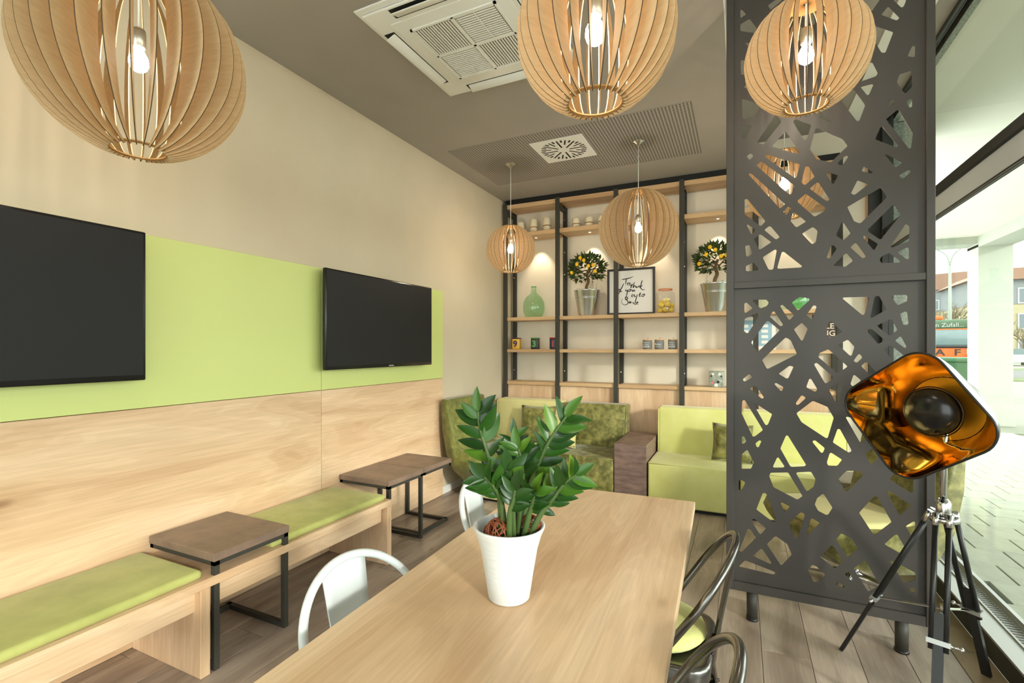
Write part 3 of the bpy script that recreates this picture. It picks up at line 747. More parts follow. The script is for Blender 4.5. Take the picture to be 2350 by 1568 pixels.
# low table behind the screen
lt = thing('low_table', 'grey-topped low table behind the black screen', 'table', (.86, 4.275, 0))
MB().rbox(-.22, .19, -.20, .20, .465, .50, .002, 1, smooth=False).build('table_top', 'stone_edge', lt)
for sx_ in (-.2, .17):
    for sy_ in (-.18, .18): MB().box(sx_ - .0125, sx_ + .0125, sy_ - .0125, sy_ + .0125, 0, .465).build('leg', 'dark_steel', lt)

# ================================================================== SHELVING AND WHAT STANDS ON IT
SY0, SY1 = 5.36, 5.665
sh = thing('wall_shelving', 'oak and dark steel shelving across the whole back wall', 'shelving', (-.9, 5.5, 0))
def sp(b, name, m, x, y, z, par=None, label=None): return b.build(name, m, par or sh, (x + .9 if par is None else x, y - 5.5 if par is None else y, z), label)
POST = [-2.633, -1.950, -1.259, -.562, .135, .832]
for k, px_ in enumerate(POST):
    fr_ = sp(MB().rbox(-.024, .024, -.018, .018, 0, 3.225, .0015, 1, smooth=False), 'front_upright', 'dark_steel', px_, SY0 + .018, 0)
    rr_ = sp(MB().rbox(-.024, .024, -.018, .018, 0, 3.20, .0015, 1, smooth=False), 'rear_upright', 'dark_steel', px_, SY1 - .012, 0)
    for z in (.95 + .22, 2.35, 2.62, 3.02): MB().lathe([(0, -.002), (.007, -.001), (.008, .004)], 10).build('screw', 'chrome', rr_, (0, -.019, z)).rotation_euler = (PI / 2, 0, 0)
    MB().box(-.012, .012, .018, SY1 - SY0 - .048, -.02, .02).build('tie_bar', 'dark_steel', fr_, (0, 0, 3.12))
BZ = [(3.162, 3.212), (2.808, 2.858), (1.785, 1.825), (1.398, 1.436), (1.006, 1.045)]
for i in range(5):
    x0, x1 = POST[i] + .0245, POST[i + 1] - .0245
    for z0, z1 in BZ:
        o = sp(MB().rbox(-(x1 - x0) / 2, (x1 - x0) / 2, -.134, .134, -(z1 - z0) / 2, (z1 - z0) / 2, .0015, 1, smooth=False), 'shelf_board', 'oak_x', (x0 + x1) / 2, SY0 + .15, (z0 + z1) / 2)
        if z0 == 2.808:
            sx_ = {0: -2.278, 1: -1.599, 2: -.91, 3: -.217, 4: .48}[i]
            MB().lathe([(.0, 0), (.014, 0)], 14, cap=False).build('spot_lens', 'spot_lens', o, (sx_ - (x0 + x1) / 2, .0, -.0265))
            MB().lathe([(.014, -.003), (.019, -.003), (.02, .001)], 16, cap=False).build('spot_ring', 'chrome', o, (sx_ - (x0 + x1) / 2, .0, -.0255))
            L = bpy.data.lights.new('shelf_downlight', 'SPOT'); L.energy = SPOT; L.spot_size = math.radians(74); L.spot_blend = .7; L.color = (1, .84, .62); L.shadow_soft_size = .012
            lo = link('shelf_downlight', L, o, (sx_ - (x0 + x1) / 2, .03, -.034)); lo.rotation_euler = (math.radians(9), 0, 0)
    sp(MB().rbox(-(x1 - x0) / 2, (x1 - x0) / 2, -.009, .009, -.495, .495, .0015, 1, smooth=False), 'oak_back_panel', 'oak_z', (x0 + x1) / 2, SY0 + .05, .508)
sp(MB().box(-1.74, 1.74, -.13, .12, 0, .058), 'painted_shadow_gap', 'black', -.9, SY0 + .17, 3.2205)  # black plate painted in for the shade of the gap under the ceiling
ZS = {2: 2.858, 3: 1.825, 4: 1.436, 5: 1.045}
# candles
def candle(x, h, r, twine, label):
    t = thing('candle', label, 'candle', (x, 5.47, ZS[2]), 0, 'cream pillar candles on the top shelf')
    MB().lathe([(0, 0), (r, 0), (r, h - .006), (r - .006, h), (0, h - .002)], 20).build('wax', 'candle', t)
    MB().tube([(0, 0, h - .003), (.002, 0, h + .012)], .0015, 5).build('wick', 'black', t)
    if twine:
        for q in (0, .006): MB().tube([((r + .001) * math.cos(a * .5236), (r + .001) * math.sin(a * .5236), h * .38 + q) for a in range(12)], .003, 5, closed=True).build('twine', 'twine', t)
candle(-2.466, .145, .045, False, 'plain cream candle, first from the left wall on the top shelf')
candle(-2.292, .165, .047, True, 'twine-wrapped cream candle, second from the left wall on the top shelf')
candle(-2.119, .170, .047, True, 'twine-wrapped cream candle, third from the left wall on the top shelf')
candle(-1.752, .120, .045, True, 'twine-wrapped cream candle, fourth from the left wall on the top shelf')
candle(-1.595, .115, .045, True, 'twine-wrapped cream candle, fifth from the left wall on the top shelf')
candle(-1.440, .110, .045, True, 'twine-wrapped cream candle beside the large hanging lamp')
# green glass demijohn
dj = thing('glass_vase', 'green glass bottle vase on the left of the shelving', 'vase', (-2.305, 5.5, ZS[3]))
MB().lathe([(0, .002), (.085, .002), (.105, .012), (.128, .07), (.133, .13), (.125, .19), (.095, .25), (.05, .285), (.034, .31), (.030, .375), (.034, .383)], 32, cap=False).build('body', 'green_glass', dj)
MB().tube([(.032 * math.cos(a * .5236), .032 * math.sin(a * .5236), .379) for a in range(12)], .005, 6, closed=True).build('lip', 'green_glass', dj)
# lemon trees in zinc buckets
def lemon_tree(x, sd, label):
    r_ = random.Random(sd); t = thing('lemon_tree', label, 'plant', (x, 5.475, ZS[3]), 0, 'potted lemon trees on the shelf')
    b = MB(); b.lathe([(0, 0), (.098, 0), (.10, .004), (.150, .285), (.158, .292), (.152, .298), (.145, .288), (.10, .03), (0, .03)], 30, cap=False)
    bk = b.build('bucket', 'galvanised', t)
    for z, rr__ in ((.2, .1365), (.212, .1385)): MB().tube([(rr__ * math.cos(a * .2618), rr__ * math.sin(a * .2618), z) for a in range(24)], .0035, 5, closed=True).build('rib', 'galvanised', bk)
    for sg in (-1, 1): MB().sphere((sg * .07, -.135, .30), .013, 8, 6).build('handle_lug', 'galvanised', bk)
    MB().lathe([(0, .262), (.14, .262)], 24, cap=False).build('soil', 'soil', t)
    tr_ = MB(); tr_.tube(smooth_path([(0, 0, .25), (-.012, .0, .33), (.012, 0, .40), (-.005, 0, .47), (.02, 0, .55)]), [.018] * 13 + [.017] * 6 + [.014] * 6, 8)
    tr_.tube([(0, 0, .44), (.06, .01, .52), (.11, 0, .58)], .007, 6).tube([(0, 0, .45), (-.07, -.01, .52), (-.12, 0, .56)], .007, 6).build('trunk', 'bark', t)
    lf = MB()
    for k in range(520):
        a, c_ = r_.uniform(0, 2 * PI), r_.uniform(-.75, 1); rad = r_.uniform(.55, 1.0) ** .5
        s_ = math.sqrt(1 - c_ * c_)
        p = Vector((.205 * rad * s_ * math.cos(a), .125 * rad * s_ * math.sin(a), .545 + .165 * rad * c_))
        d = (p - Vector((0, 0, .5))).normalized() + Vector((r_.uniform(-.6, .6), r_.uniform(-.6, .6), r_.uniform(-.5, .5))); d.normalize()
        sd_ = d.cross(Vector((r_.uniform(-1, 1), r_.uniform(-1, 1), 1))).normalized(); n_ = d.cross(sd_); L_ = r_.uniform(.045, .072); w = L_ * .30
        lf.add([p, p + d * L_ * .35 + sd_ * w - n_ * .003, p + d * L_, p + d * L_ * .35 - sd_ * w - n_ * .003, p + d * L_ * .45 + n_ * .003], [(0, 1, 4), (1, 2, 4), (2, 3, 4), (3, 0, 4)])
    lf.build('foliage', 'lemon_leaf', t)['kind'] = 'stuff'
    for lx, ly, lz in ((-.085, -.135, .585), (.0, -.14, .625), (.055, -.145, .555), (.105, -.13, .565), (-.155, -.10, .50), (.125, -.12, .495), (-.05, -.12, .66)):
        MB().sphere((0, 0, 0), .0205, 12, 8, sc=(1, 1, 1.15)).build('lemon', 'lemon', t, (lx, ly, lz))
lemon_tree(-1.618, 11, 'potted lemon tree left of the framed script')
lemon_tree(-.235, 23, 'potted lemon tree beside the black screen')
# framed script
fx0, fx1, fz0, fz1, fy = -1.387, -.855, ZS[3], 2.350, 5.50
pc = thing('framed_print', 'black-framed print with brush script between lemon tree and jar', 'picture', ((fx0 + fx1) / 2, fy, fz0))
hw, hh, bw = (fx1 - fx0) / 2, fz1 - fz0, .024
for n_, a in (('frame_side', (-hw, -hw + bw, 0, hh)), ('frame_side', (hw - bw, hw, 0, hh)), ('frame_rail', (-hw + bw, hw - bw, 0, bw)), ('frame_rail', (-hw + bw, hw - bw, hh - bw, hh))):
    MB().box(a[0], a[1], -.012, .018, a[2], a[3]).build(n_, 'frame_black', pc)
MB().box(-hw + bw, hw - bw, .002, .012, bw, hh - bw).build('print', 'paper', pc)
ST = [[(1235, 602), (1330, 585), (1400, 568), (1455, 540)], [(1325, 590), (1312, 640), (1310, 700)], [(1345, 712), (1345, 675), (1390, 672), (1380, 705), (1348, 714)],
      [(1440, 690), (1405, 758), (1425, 750)], [(1390, 718), (1450, 700)], [(1475, 655), (1450, 760), (1480, 722), (1500, 730), (1495, 762)], [(1520, 725), (1512, 760), (1540, 750)], [(1540, 758), (1560, 728), (1578, 732), (1575, 760)],
      [(1625, 618), (1605, 690), (1582, 762)], [(1632, 712), (1592, 748), (1630, 800), (1682, 790)], [(1162, 832), (1185, 788), (1202, 815), (1178, 838)], [(1272, 678), (1235, 755), (1185, 850), (1160, 908)], [(1185, 838), (1240, 830)],
      [(1305, 795), (1320, 826), (1348, 798)], [(1350, 800), (1332, 880), (1318, 932)], [(1372, 798), (1408, 790), (1395, 825), (1357, 832), (1375, 796)], [(1430, 795), (1440, 832), (1470, 800), (1475, 832), (1502, 812)],
      [(1440, 880), (1425, 928), (1450, 935)], [(1482, 888), (1462, 908), (1496, 928), (1470, 946)], [(1592, 850), (1570, 925), (1602, 915)], [(1560, 892), (1604, 880)], [(1630, 888), (1672, 884), (1652, 922), (1615, 922), (1632, 886)],
      [(1300, 970), (1330, 985), (1346, 955), (1312, 936), (1302, 975), (1345, 1015), (1352, 1062), (1300, 1092), (1246, 1070), (1230, 1022), (1246, 970)], [(1368, 1062), (1386, 1026), (1396, 1060), (1410, 1026), (1426, 1058)],
      [(1452, 1035), (1460, 1080)], [(1532, 886), (1505, 990), (1486, 1080), (1512, 1085)], [(1512, 1064), (1542, 1046), (1530, 1034), (1514, 1072), (1552, 1080)]]
ik = MB()
for s_ in ST:
    pts = []
    for zx, zy in s_:
        q = at(1280 + zx / 8.393, 570 + zy / 8.393, Y=fy); pts.append((q.x - (fx0 + fx1) / 2, .0005, q.z - fz0))
    pts = smooth_path(pts, 4); n_ = len(pts)
    ik.tube(pts, [.0052 * (.45 + .55 * math.sin(PI * min(1, .18 + i / n_))) for i in range(n_)], 6, ry=.0015)
ik.build('script_lettering', 'ink', pc)
# jar of lemons
jr = thing('lemon_jar', 'glass drinks jar half full of lemons', 'jar', (-.743, 5.475, ZS[3]))
MB().lathe([(0, .002), (.085, .002), (.098, .012), (.100, .19), (.092, .225), (.072, .238), (.070, .262)], 28, cap=False).build('glass', 'clear_glass', jr)
MB().lathe([(.070, .258), (.074, .262), (.072, .27), (.0, .271)], 24, cap=False).build('lid', 'clear_glass', jr)
MB().tube([(.072 * math.cos(a * .2618), .072 * math.sin(a * .2618), .260) for a in range(24)], .005, 6, closed=True).build('seal_ring', 'orange_seal', jr)
MB().lathe([(.008, 0), (.012, .01), (.012, .03), (.008, .04)], 12).tube([(0, 0, .02), (0, -.03, .02), (0, -.034, .0)], .006, 8).build('tap', 'chrome', jr, (.03, -.10, .03))
for lx, ly, lz in ((-.05, -.02, .03), (.01, -.05, .035), (.055, .0, .032), (-.01, .04, .032), (-.04, -.04, .085), (.03, -.03, .09), (.0, .03, .088), (.06, .03, .08), (.02, -.02, .135), (-.04, .03, .12)):
    tag(MB().sphere((0, 0, 0), .028, 12, 8, sc=(1.25, 1, 1)).build('lemon', 'pale_lemon', None, (-.743 + lx, 5.475 + ly, ZS[3] + lz + .006)), 'pale lemon inside the glass drinks jar', 'lemon', 'lemons in the glass jar')
# number tins
def tin(x, body, lidm, num, numm, label):
    t = thing('number_tin', label, 'tin', (x, 5.45, ZS[4]), math.radians(10), 'number tins')
    MB().rbox(-.048, .048, -.048, .048, 0, .128, .010, 3).build('body', body, t)
    MB().rbox(-.050, .050, -.050, .050, .126, .140, .006, 2).build('lid', lidm, t)
    text_obj(num, .105, numm, t, (-.008, -.0485, .062), (PI / 2, 0, 0), 'numeral', offset=.004, depth=.0006)
tin(-2.512, 'tin_yellow', 'purple', '9', 'purple', 'yellow tin with a purple number nine')
tin(-2.262, 'tin_black', 'tin_green', '3', 'tin_green', 'black tin with a green number three')
tin(-2.020, 'tin_navy', 'tin_red', '1', 'tin_red', 'navy tin with a red numeral half behind the upright')
# jar candles
def jar_candle(x, lines, label):
    t = thing('jar_candle', label, 'candle', (x, 5.45, ZS[4]), 0, 'grey jar candles')
    MB().lathe([(0, 0), (.044, 0), (.049, .01), (.050, .08), (.047, .098), (0, .098)], 24).build('pot', 'jar_grey', t)
    MB().lathe([(0, .098), (.050, .098), (.050, .110), (0, .110)], 24).build('lid', 'lid_wood', t)
    MB().tube([(0, 0, .11), (.004, 0, .122), (.016, -.004, .128)], .002, 5).build('twine', 'twine', t)
    for txt, sz, z in lines: text_obj(txt, sz, 'paper', t, (-.006, -.0505, z), (PI / 2, 0, 0), depth=.0004)
jar_candle(-.930, [('There is', .018, .072), ('no place', .018, .052), ('HOME', .026, .028)], 'grey jar candle, leftmost of the three on the shelf')
jar_candle(-.803, [('Relax', .030, .055), ('and enjoy', .014, .03)], 'grey jar candle, middle one of the three on the shelf')
jar_candle(-.662, [('there is', .018, .072), ('no place', .018, .052), ('HOME', .026, .028)], 'grey jar candle, rightmost of the three beside the upright')
# printed gift tin
gt = thing('printed_tin', 'square printed tin box on the lowest shelf', 'tin', (-.225, 5.455, ZS[5]), math.radians(-6))
MB().rbox(-.07, .07, -.05, .05, 0, .165, .006, 2).build('body', 'tin_print', gt)
for cx_, cz, r_, mm in ((-.03, .135, .012, 'paper'), (.035, .135, .012, 'paper'), (-.045, .115, .009, 'black_satin'), (.05, .115, .009, 'black_satin'), (-.035, .045, .013, 'pink'), (.0, .022, .018, 'paper'), (.02, .055, .014, 'black_satin')):
    MB().lathe([(0, 0), (r_, 0)], 14, cap=False).build('printed_dot', mm, gt, (cx_, -.0508, cz)).rotation_euler = (PI / 2, 0, 0)
# behind the screen: bottle, blue print, brown sign
bo = thing('glass_bottle', 'dark green glass bottle behind the black screen', 'bottle', (.511, 5.5, ZS[3]))
MB().lathe([(0, .002), (.09, .002), (.105, .015), (.11, .10), (.095, .17), (.04, .21), (.03, .25), (.03, .30)], 28, cap=False).build('body', 'bottle_glass', bo)
MB().tube([(.029 * math.cos(a * .5236), .029 * math.sin(a * .5236), .30) for a in range(12)], .005, 6, closed=True).build('lip', 'bottle_glass', bo)
bp = thing('framed_print', 'white-framed pale blue print behind the black screen', 'picture', (.13, 5.56, ZS[4]))
MB().box(-.19, .19, -.005, .012, 0, .335).build('frame', 'white_paint', bp)
MB().box(-.155, .155, -.007, -.005, .035, .30).build('print', 'print_blue', bp)
for r_ in range(4):
    for c_ in range(3): MB().box(-.12 + c_ * .09, -.06 + c_ * .09, -.0085, -.007, .06 + r_ * .055, .09 + r_ * .055).build('print_block', 'white_paint', bp)
sg = thing('lettered_sign', 'brown plaque with cream letters behind the black screen', 'sign', (.735, 5.56, ZS[4]))
MB().rbox(-.10, .082, -.006, .008, 0, .34, .003, 1, smooth=False).build('board', 'sign_brown', sg)
for txt, z, xx in (('LE', .225, .045), ('NG', .155, .035), ('P', .095, .035)): text_obj(txt, .075, 'cream', sg, (xx, -.0068, z), (PI / 2, 0, 0), depth=.0005, offset=.001)

# ================================================================== CEILING FITTINGS
# air-conditioning cassette
ac = thing('air_conditioner', 'white square ceiling cassette air conditioner', 'air conditioner', (-1.415, 2.487, ZC))
H_ = .485
def ring(b, o, i, z0, z1, mi=0):    # bevelled square ring facing down
    V = [(sx * o, sy * o, z0) for sx, sy in ((-1, -1), (1, -1), (1, 1), (-1, 1))] + [(sx * i, sy * i, z1) for sx, sy in ((-1, -1), (1, -1), (1, 1), (-1, 1))]
    b.add(V, [(k, (k + 1) % 4, 4 + (k + 1) % 4, 4 + k) for k in range(4)], mi)
b = MB(); b.rbox(-H_, H_, -H_, H_, -.012, 0, .005, 2); b.build('fascia_edge', 'white_plastic', ac)
b = MB().rbox(-H_ + .03, H_ - .03, -H_ + .03, H_ - .03, -.030, -.011, .010, 3).build('fascia', 'white_plastic', ac)
for k in range(4):
    a = k * PI / 2
    M_ = Matrix.Rotation(a, 4, 'Z')
    f = MB().rbox(-.27, .27, -.032, .032, -.004, .004, .003, 1).build('air_flap', 'white_plastic', ac); f.location = M_ @ Vector((0, -.405, -.040)); f.rotation_euler = (math.radians(24 if k != 2 else 50), 0, a); f.rotation_mode = 'XYZ'
    f.rotation_euler = (M_ @ Matrix.Rotation(math.radians(22), 4, 'X')).to_euler()
    s_ = MB().box(-.285, .285, -.035, .035, -.0312, -.0305).build('air_slot', 'black', ac); s_.location = M_ @ Vector((0, -.405, 0)); s_.rotation_euler = (0, 0, a)
gp = MB().rbox(-.345, .345, -.345, .345, -.036, -.028, .004, 2).build('grille_frame', 'white_plastic', ac)
MB().box(-.262, .262, -.262, .262, -.0364, -.0355).build('grille_recess', 'stone_edge', ac)
sl1 = MB().rbox(-.118, .118, -.0042, .0042, -.044, -.0366, .0015, 1, smooth=False).mesh('slat'); sl1.materials.append(MATS['white_plastic'])
for qx, qy, horiz in ((-1, -1, 0), (1, -1, 1), (-1, 1, 1), (1, 1, 0)):
    for k in range(15):
        t = -.119 + .017 * k; o = link('slat', sl1, gp)
        if horiz: o.location = (qx * .131, qy * .131 + t, 0)
        else: o.location = (qx * .131 + t, qy * .131, 0); o.rotation_euler = (0, 0, PI / 2)
for a in ((-.266, .266, -.008, .008), (-.008, .008, -.266, .266), (-.27, -.256, -.27, .27), (.256, .27, -.27, .27), (-.27, .27, -.27, -.256), (-.27, .27, .256, .27)):
    MB().box(a[0], a[1], a[2], a[3], -.0445, -.0366).build('grille_bar', 'white_plastic', gp)
for sx in (-.131, .131):
    MB().box(sx - .003, sx + .003, -.262, .262, -.0455, -.044).build('grille_bar', 'white_plastic', gp)
# swirl diffuser
df = thing('air_diffuser', 'white square swirl air diffuser in the perforated ceiling', 'air diffuser', (-1.468, 4.215, ZC - .004))
pl = MB().rbox(-.245, .245, -.245, .245, -.008, 0, .002, 1, smooth=False).build('plate', 'white_plastic', df)
s1 = MB().box(.055, .185, -.0075, .0075, -.0090, -.0081).mesh('slot'); s2 = MB().box(.165, .208, -.0085, .0085, -.0090, -.0081).mesh('slot'); s3 = MB().box(.115, .175, -.007, .007, -.0090, -.0081).mesh('slot')
for s_ in (s1, s2, s3): s_.materials.append(MATS['black'])
for k in range(16):
    a = 2 * PI * k / 16; o = link('slot', s1 if k % 2 == 0 else s3, pl); o.rotation_euler = (0, 0, a)
    o = link('slot', s2, pl); o.rotation_euler = (0, 0, a + PI / 16)
    o = link('slot', s2, pl); o.rotation_euler = (0, 0, a); o.scale = (.99, .8, 1)
MB().lathe([(0, -.010), (.02, -.009)], 14, cap=False).build('screw_cap', 'white_plastic', pl)

# ================================================================== WOODEN PENDANT LAMPS
def pendant(x, y, zc, R, ztop, nf, label, phase=0.0):
    t = thing('pendant_lamp', label, 'pendant lamp', (x, y, zc), phase, 'slatted wooden globe pendants')
    rb, rt, th = .093, .066, .0032
    t0, t1 = math.asin(rt / R), PI - math.asin(rb / R); n = 26; po = []; pi_ = []
    for k in range(n + 1):
        a = t0 + (t1 - t0) * k / n
        po.append((R * math.sin(a), R * math.cos(a)))
        w = .31 * R * math.sin(PI * (k + 1.1) / (n + 2.2)) ** .8
        rx = R * math.sin(a) - w * math.sin(a) * .98 - .004; pi_.append((max(rx, min(rb, rt) - .012), R * math.cos(a) - w * math.cos(a) * .25))
    V = []; Fs = []; mi = []
    for sd in (-th / 2, th / 2):
        V += [(p[0], sd, p[1]) for p in po] + [(p[0], sd, p[1]) for p in pi_]
    m_ = n + 1
    b = MB()
    f0 = [(k, k + 1, m_ + k + 1, m_ + k) for k in range(n)] + [(2 * m_ + k, 3 * m_ + k, 3 * m_ + k + 1, 2 * m_ + k + 1) for k in range(n)]
    f1 = [(k, 2 * m_ + k, 2 * m_ + k + 1, k + 1) for k in range(n)] + [(0, m_, 3 * m_, 2 * m_), (n, 2 * m_ + n, 3 * m_ + n, m_ + n)]
    f2 = [(m_ + k, m_ + k + 1, 3 * m_ + k + 1, 3 * m_ + k) for k in range(n)]
    b.add(V, f0, 0); base = len(b.v) - len(V)
    for f in f1: b.f.append(tuple(i + base for i in f)); b.mi.append(1); b.sm.append(False)
    for f in f2: b.f.append(tuple(i + base for i in f)); b.mi.append(0); b.sm.append(False)
    me = b.mesh('fin'); me.materials.append(MATS['fin_wood']); me.materials.append(MATS['fin_edge'])
    for k in range(nf):
        o = link('fin', me, t); o.rotation_euler = (0, 0, 2 * PI * k / nf)
    zb, zt = -R * math.cos(math.asin(rb / R)), R * math.cos(math.asin(rt / R))
    def ann(ro, ri, z, h): return MB().lathe([(ri, z - h), (ro, z - h), (ro, z + h), (ri, z + h), (ri, z - h)], 32, cap=False, smooth=False)
    ann(rb + .006, rb - .012, zb + .012, .002).build('bottom_ring', 'ring_wood', t)
    ann(rt + .010, .012, zt - .010, .002).build('top_ring', 'ring_wood', t)
    MB().tube([(0, 0, .09), (0, 0, ztop - zc - .03)], .0032, 8).build('cord', 'white_paint', t)
    MB().lathe([(.008, .125), (.020, .118), (.0225, .105), (.0225, .055), (.020, .052)], 18, cap=True).build('socket', 'brushed', t)
    MB().lathe([(0, -.044), (.014, -.042), (.026, -.032), (.031, -.014), (.029, .004), (.021, .022), (.015, .034), (.014, .05)], 16).build('bulb', 'bulb', t, (0, 0, .01))
    MB().lathe([(0, -.036), (.018, -.034), (.022, -.020), (.052, -.006), (.054, 0), (0, 0)], 28).build('ceiling_rose', 'brushed', t, (0, 0, ztop - zc))
    return t
pendant(-1.984, 1.012, 2.492, .345, ZC, 32, 'large slatted wooden globe lamp in the top left corner', .055)
pendant(-.408, 1.466, 2.425, .243, ZC, 30, 'slatted wooden globe lamp above the oak dining table', .09)
pendant(.256, 2.440, 2.716, .243, ZR, 30, 'slatted wooden globe lamp in front of the black screen', .03)
pendant(-.822, 4.361, 2.510, .343, ZC, 32, 'large slatted wooden globe lamp before the shelving', .02)
pendant(-2.070, 4.346, 2.430, .243, ZC, 30, 'small far slatted wooden globe lamp near the beige wall', .06)
pendant(.269, 3.780, 2.560, .243, ZR, 30, 'slatted wooden globe lamp behind the black screen', .04)

# ================================================================== BLACK CUT-METAL SCREEN
SYF = 2.868
rd = thing('room_divider', 'tall black metal screen with irregular cut-out shards', 'screen', (.371, SYF, 0))
def sb(b, name, m='screen_steel'): return b.build(name, m, rd, (-.371, -SYF, 0))
sb(MB().rbox(-.070, -.034, 2.848, 2.905, .155, 3.42, .002, 1, smooth=False), 'post')
sb(MB().rbox(.778, .812, 2.848, 2.905, .155, 3.42, .002, 1, smooth=False), 'post')
sb(MB().rbox(-.034, .778, 2.850, 2.900, 1.767, 1.802, .002, 1, smooth=False), 'middle_rail')
sb(MB().rbox(-.034, .778, 2.850, 2.900, .155, .202, .002, 1, smooth=False), 'bottom_rail')
sb(MB().rbox(-.034, .778, 2.850, 2.900, 3.385, 3.42, .002, 1, smooth=False), 'top_rail')
for x_ in (.055, .695):
    l_ = sb(MB().lathe([(.027, .012), (.027, .16)], 20, (x_, 2.885, 0)), 'leg', 'dark_steel'); 
    MB().lathe([(.029, 0), (.031, .003), (.029, .014), (.0, .014)], 20, (x_, 2.885, 0)).build('foot_cap', 'black_satin', l_)
TL = {'A': (1690, 0, 7.127), 'B': (1900, 0, 7.127), 'C': (1690, 210, 7.127), 'D': (1900, 210, 7.127), 'E': (1690, 420, 7.127), 'F': (1900, 420, 7.127),
      'G': (1690, 670, 7.127), 'H': (1900, 670, 7.127), 'I': (1690, 880, 7.127), 'J': (1900, 880, 7.127), 'K': (1690, 1090, 5.809), 'L': (1900, 1090, 5.809)}
UPPER = '''A 65,160 95,160 160,235 80,295 65,285;A 65,400 205,312 225,320 350,480 335,548 65,510;A 510,90 640,-5 760,-5 560,165;A 145,695 205,700 260,760 185,770;A 68,985 140,985 140,1225 75,1225;A 118,1430 175,1370 175,1455
A 1050,230 1250,150 1290,380 1240,430;A 990,660 1030,410 1110,480 1100,560 1050,670;A 1400,250 1490,330 1480,640 1400,430;A 1185,530 1225,540 1230,740 1185,740;A 1330,960 1400,960 1380,1195 1330,1170;A 960,1400 1040,1360 1100,1440 1100,1560 960,1568
B 1060,-5 1285,-5 1240,105 1210,125 1190,120;B 985,105 1170,290 1140,330 1110,335 870,245;B 690,405 1070,525 945,850 930,865 875,865 690,560;B 1370,770 1400,745 1427,765 1425,920 1400,940 1300,925;B 690,1020 730,1025 818,1200 785,1250 540,1335;B 535,1430 560,1415 720,1375 745,1385 670,1550 640,1562;B 1175,1215 1345,1160 1370,1190 1375,1420 1270,1530 1240,1520 1125,1345;B 560,-5 850,-5 715,190
C 92,130 120,122 330,195 385,265 280,415 120,465 97,450;C 97,570 130,565 255,560 160,765 130,775 92,765;C 630,390 660,395 735,505 455,855 430,868 340,830 345,815;C 795,662 815,670 1025,985 1010,1015 980,1018 590,905 585,890;C 950,460 975,460 1215,548 1220,570 1150,785 1120,795 1100,785 925,500;C 1350,430 1385,350 1410,350 1545,490 1530,510
C 1290,615 1325,603 1727,775 1822,890 1557,1148 1530,1155 1310,1110 1210,960 1205,935;C 165,1065 225,1015 245,1018 280,1055 225,1118 205,1112;C 460,1065 490,1030 515,1030 1040,1190 980,1410 950,1415;C 330,1215 390,1148 425,1152 948,1535 900,1680 870,1685 845,1670;C 200,1360 215,1340 250,1345 795,1842 730,1907 700,1905;C 1130,1222 1185,1225 1280,1395 1130,1528 1110,1530 1055,1490;C 1195,1590 1315,1490 1345,1490 1525,1760 1500,1793 1465,1790;C 1465,1350 1500,1322 1665,1375 1590,1515 1575,1520
D 350,-30 430,-25 605,215 605,240 515,475 485,488 465,478 215,155;D 975,265 1030,140 1050,138 1092,195 1010,270 985,275;D 1280,180 1340,122 1375,130 1378,245 1350,265 1330,260;D 945,455 1130,305 1165,315 1388,690 1360,920 1340,937 1315,930;D 770,785 860,580 890,580 1148,895 1120,920;D 930,1040 955,1028 1215,1165 1120,1237 1090,1232;D 1165,1370 1320,1283 1360,1310 1240,1418 1205,1422 1180,1405;D 160,1170 290,1048 340,1060 240,1205 210,1212 175,1200;D 555,1300 580,1232 600,1230 735,1325 720,1345 560,1310;D 480,1460 505,1460 660,1518 445,1688 420,1692 375,1670
E 135,265 180,262 475,625 410,700 380,702 135,512;E 168,690 185,680 320,770 260,835 240,832;E 455,770 530,710 560,710 710,885 660,922 635,920;E 285,920 375,845 400,843 572,970 395,1087 370,1088;E 143,1030 205,1012 220,1025 265,1155 185,1210 160,1200;E 155,1360 275,1300 372,1412 350,1435 170,1445 155,1435;E 428,1218 630,1088 660,1100 605,1400 585,1420 540,1420 522,1410;E 740,1135 765,1125 785,1132 1075,1360 1060,1383 690,1405 667,1390;E 985,300 1130,182 1150,185 1455,400 1435,465 1290,548 1265,545;E 925,490 960,482 1140,632 995,722 970,722 885,625;E 1072,830 1240,725 1265,728 1328,785 1300,965 1250,1000 1225,995;E 770,470 840,388 900,405 825,520 800,520;E 1478,1215 1550,1022 1597,1022 1640,1085 1530,1235 1490,1235
F 315,395 855,80 970,230 540,655 505,660 425,625;F 635,780 1060,360 1090,365 1190,520 875,915 845,925;F 130,860 220,645 255,650 372,825 260,935 235,930;F 570,885 600,860 820,1000 760,1098 740,1095;F 365,1055 440,985 465,985 628,1205 585,1232 560,1228;F 95,1340 285,1155 315,1155 410,1275 280,1373 105,1355;F 1020,1040 1265,678 1290,675 1335,710 1328,945 1050,1060;F 1135,1135 1295,1052 1325,1065 1325,1235 1300,1248 1280,1245;F 840,1260 885,1195 1000,1145 1175,1265 1180,1295 1165,1303 875,1312'''
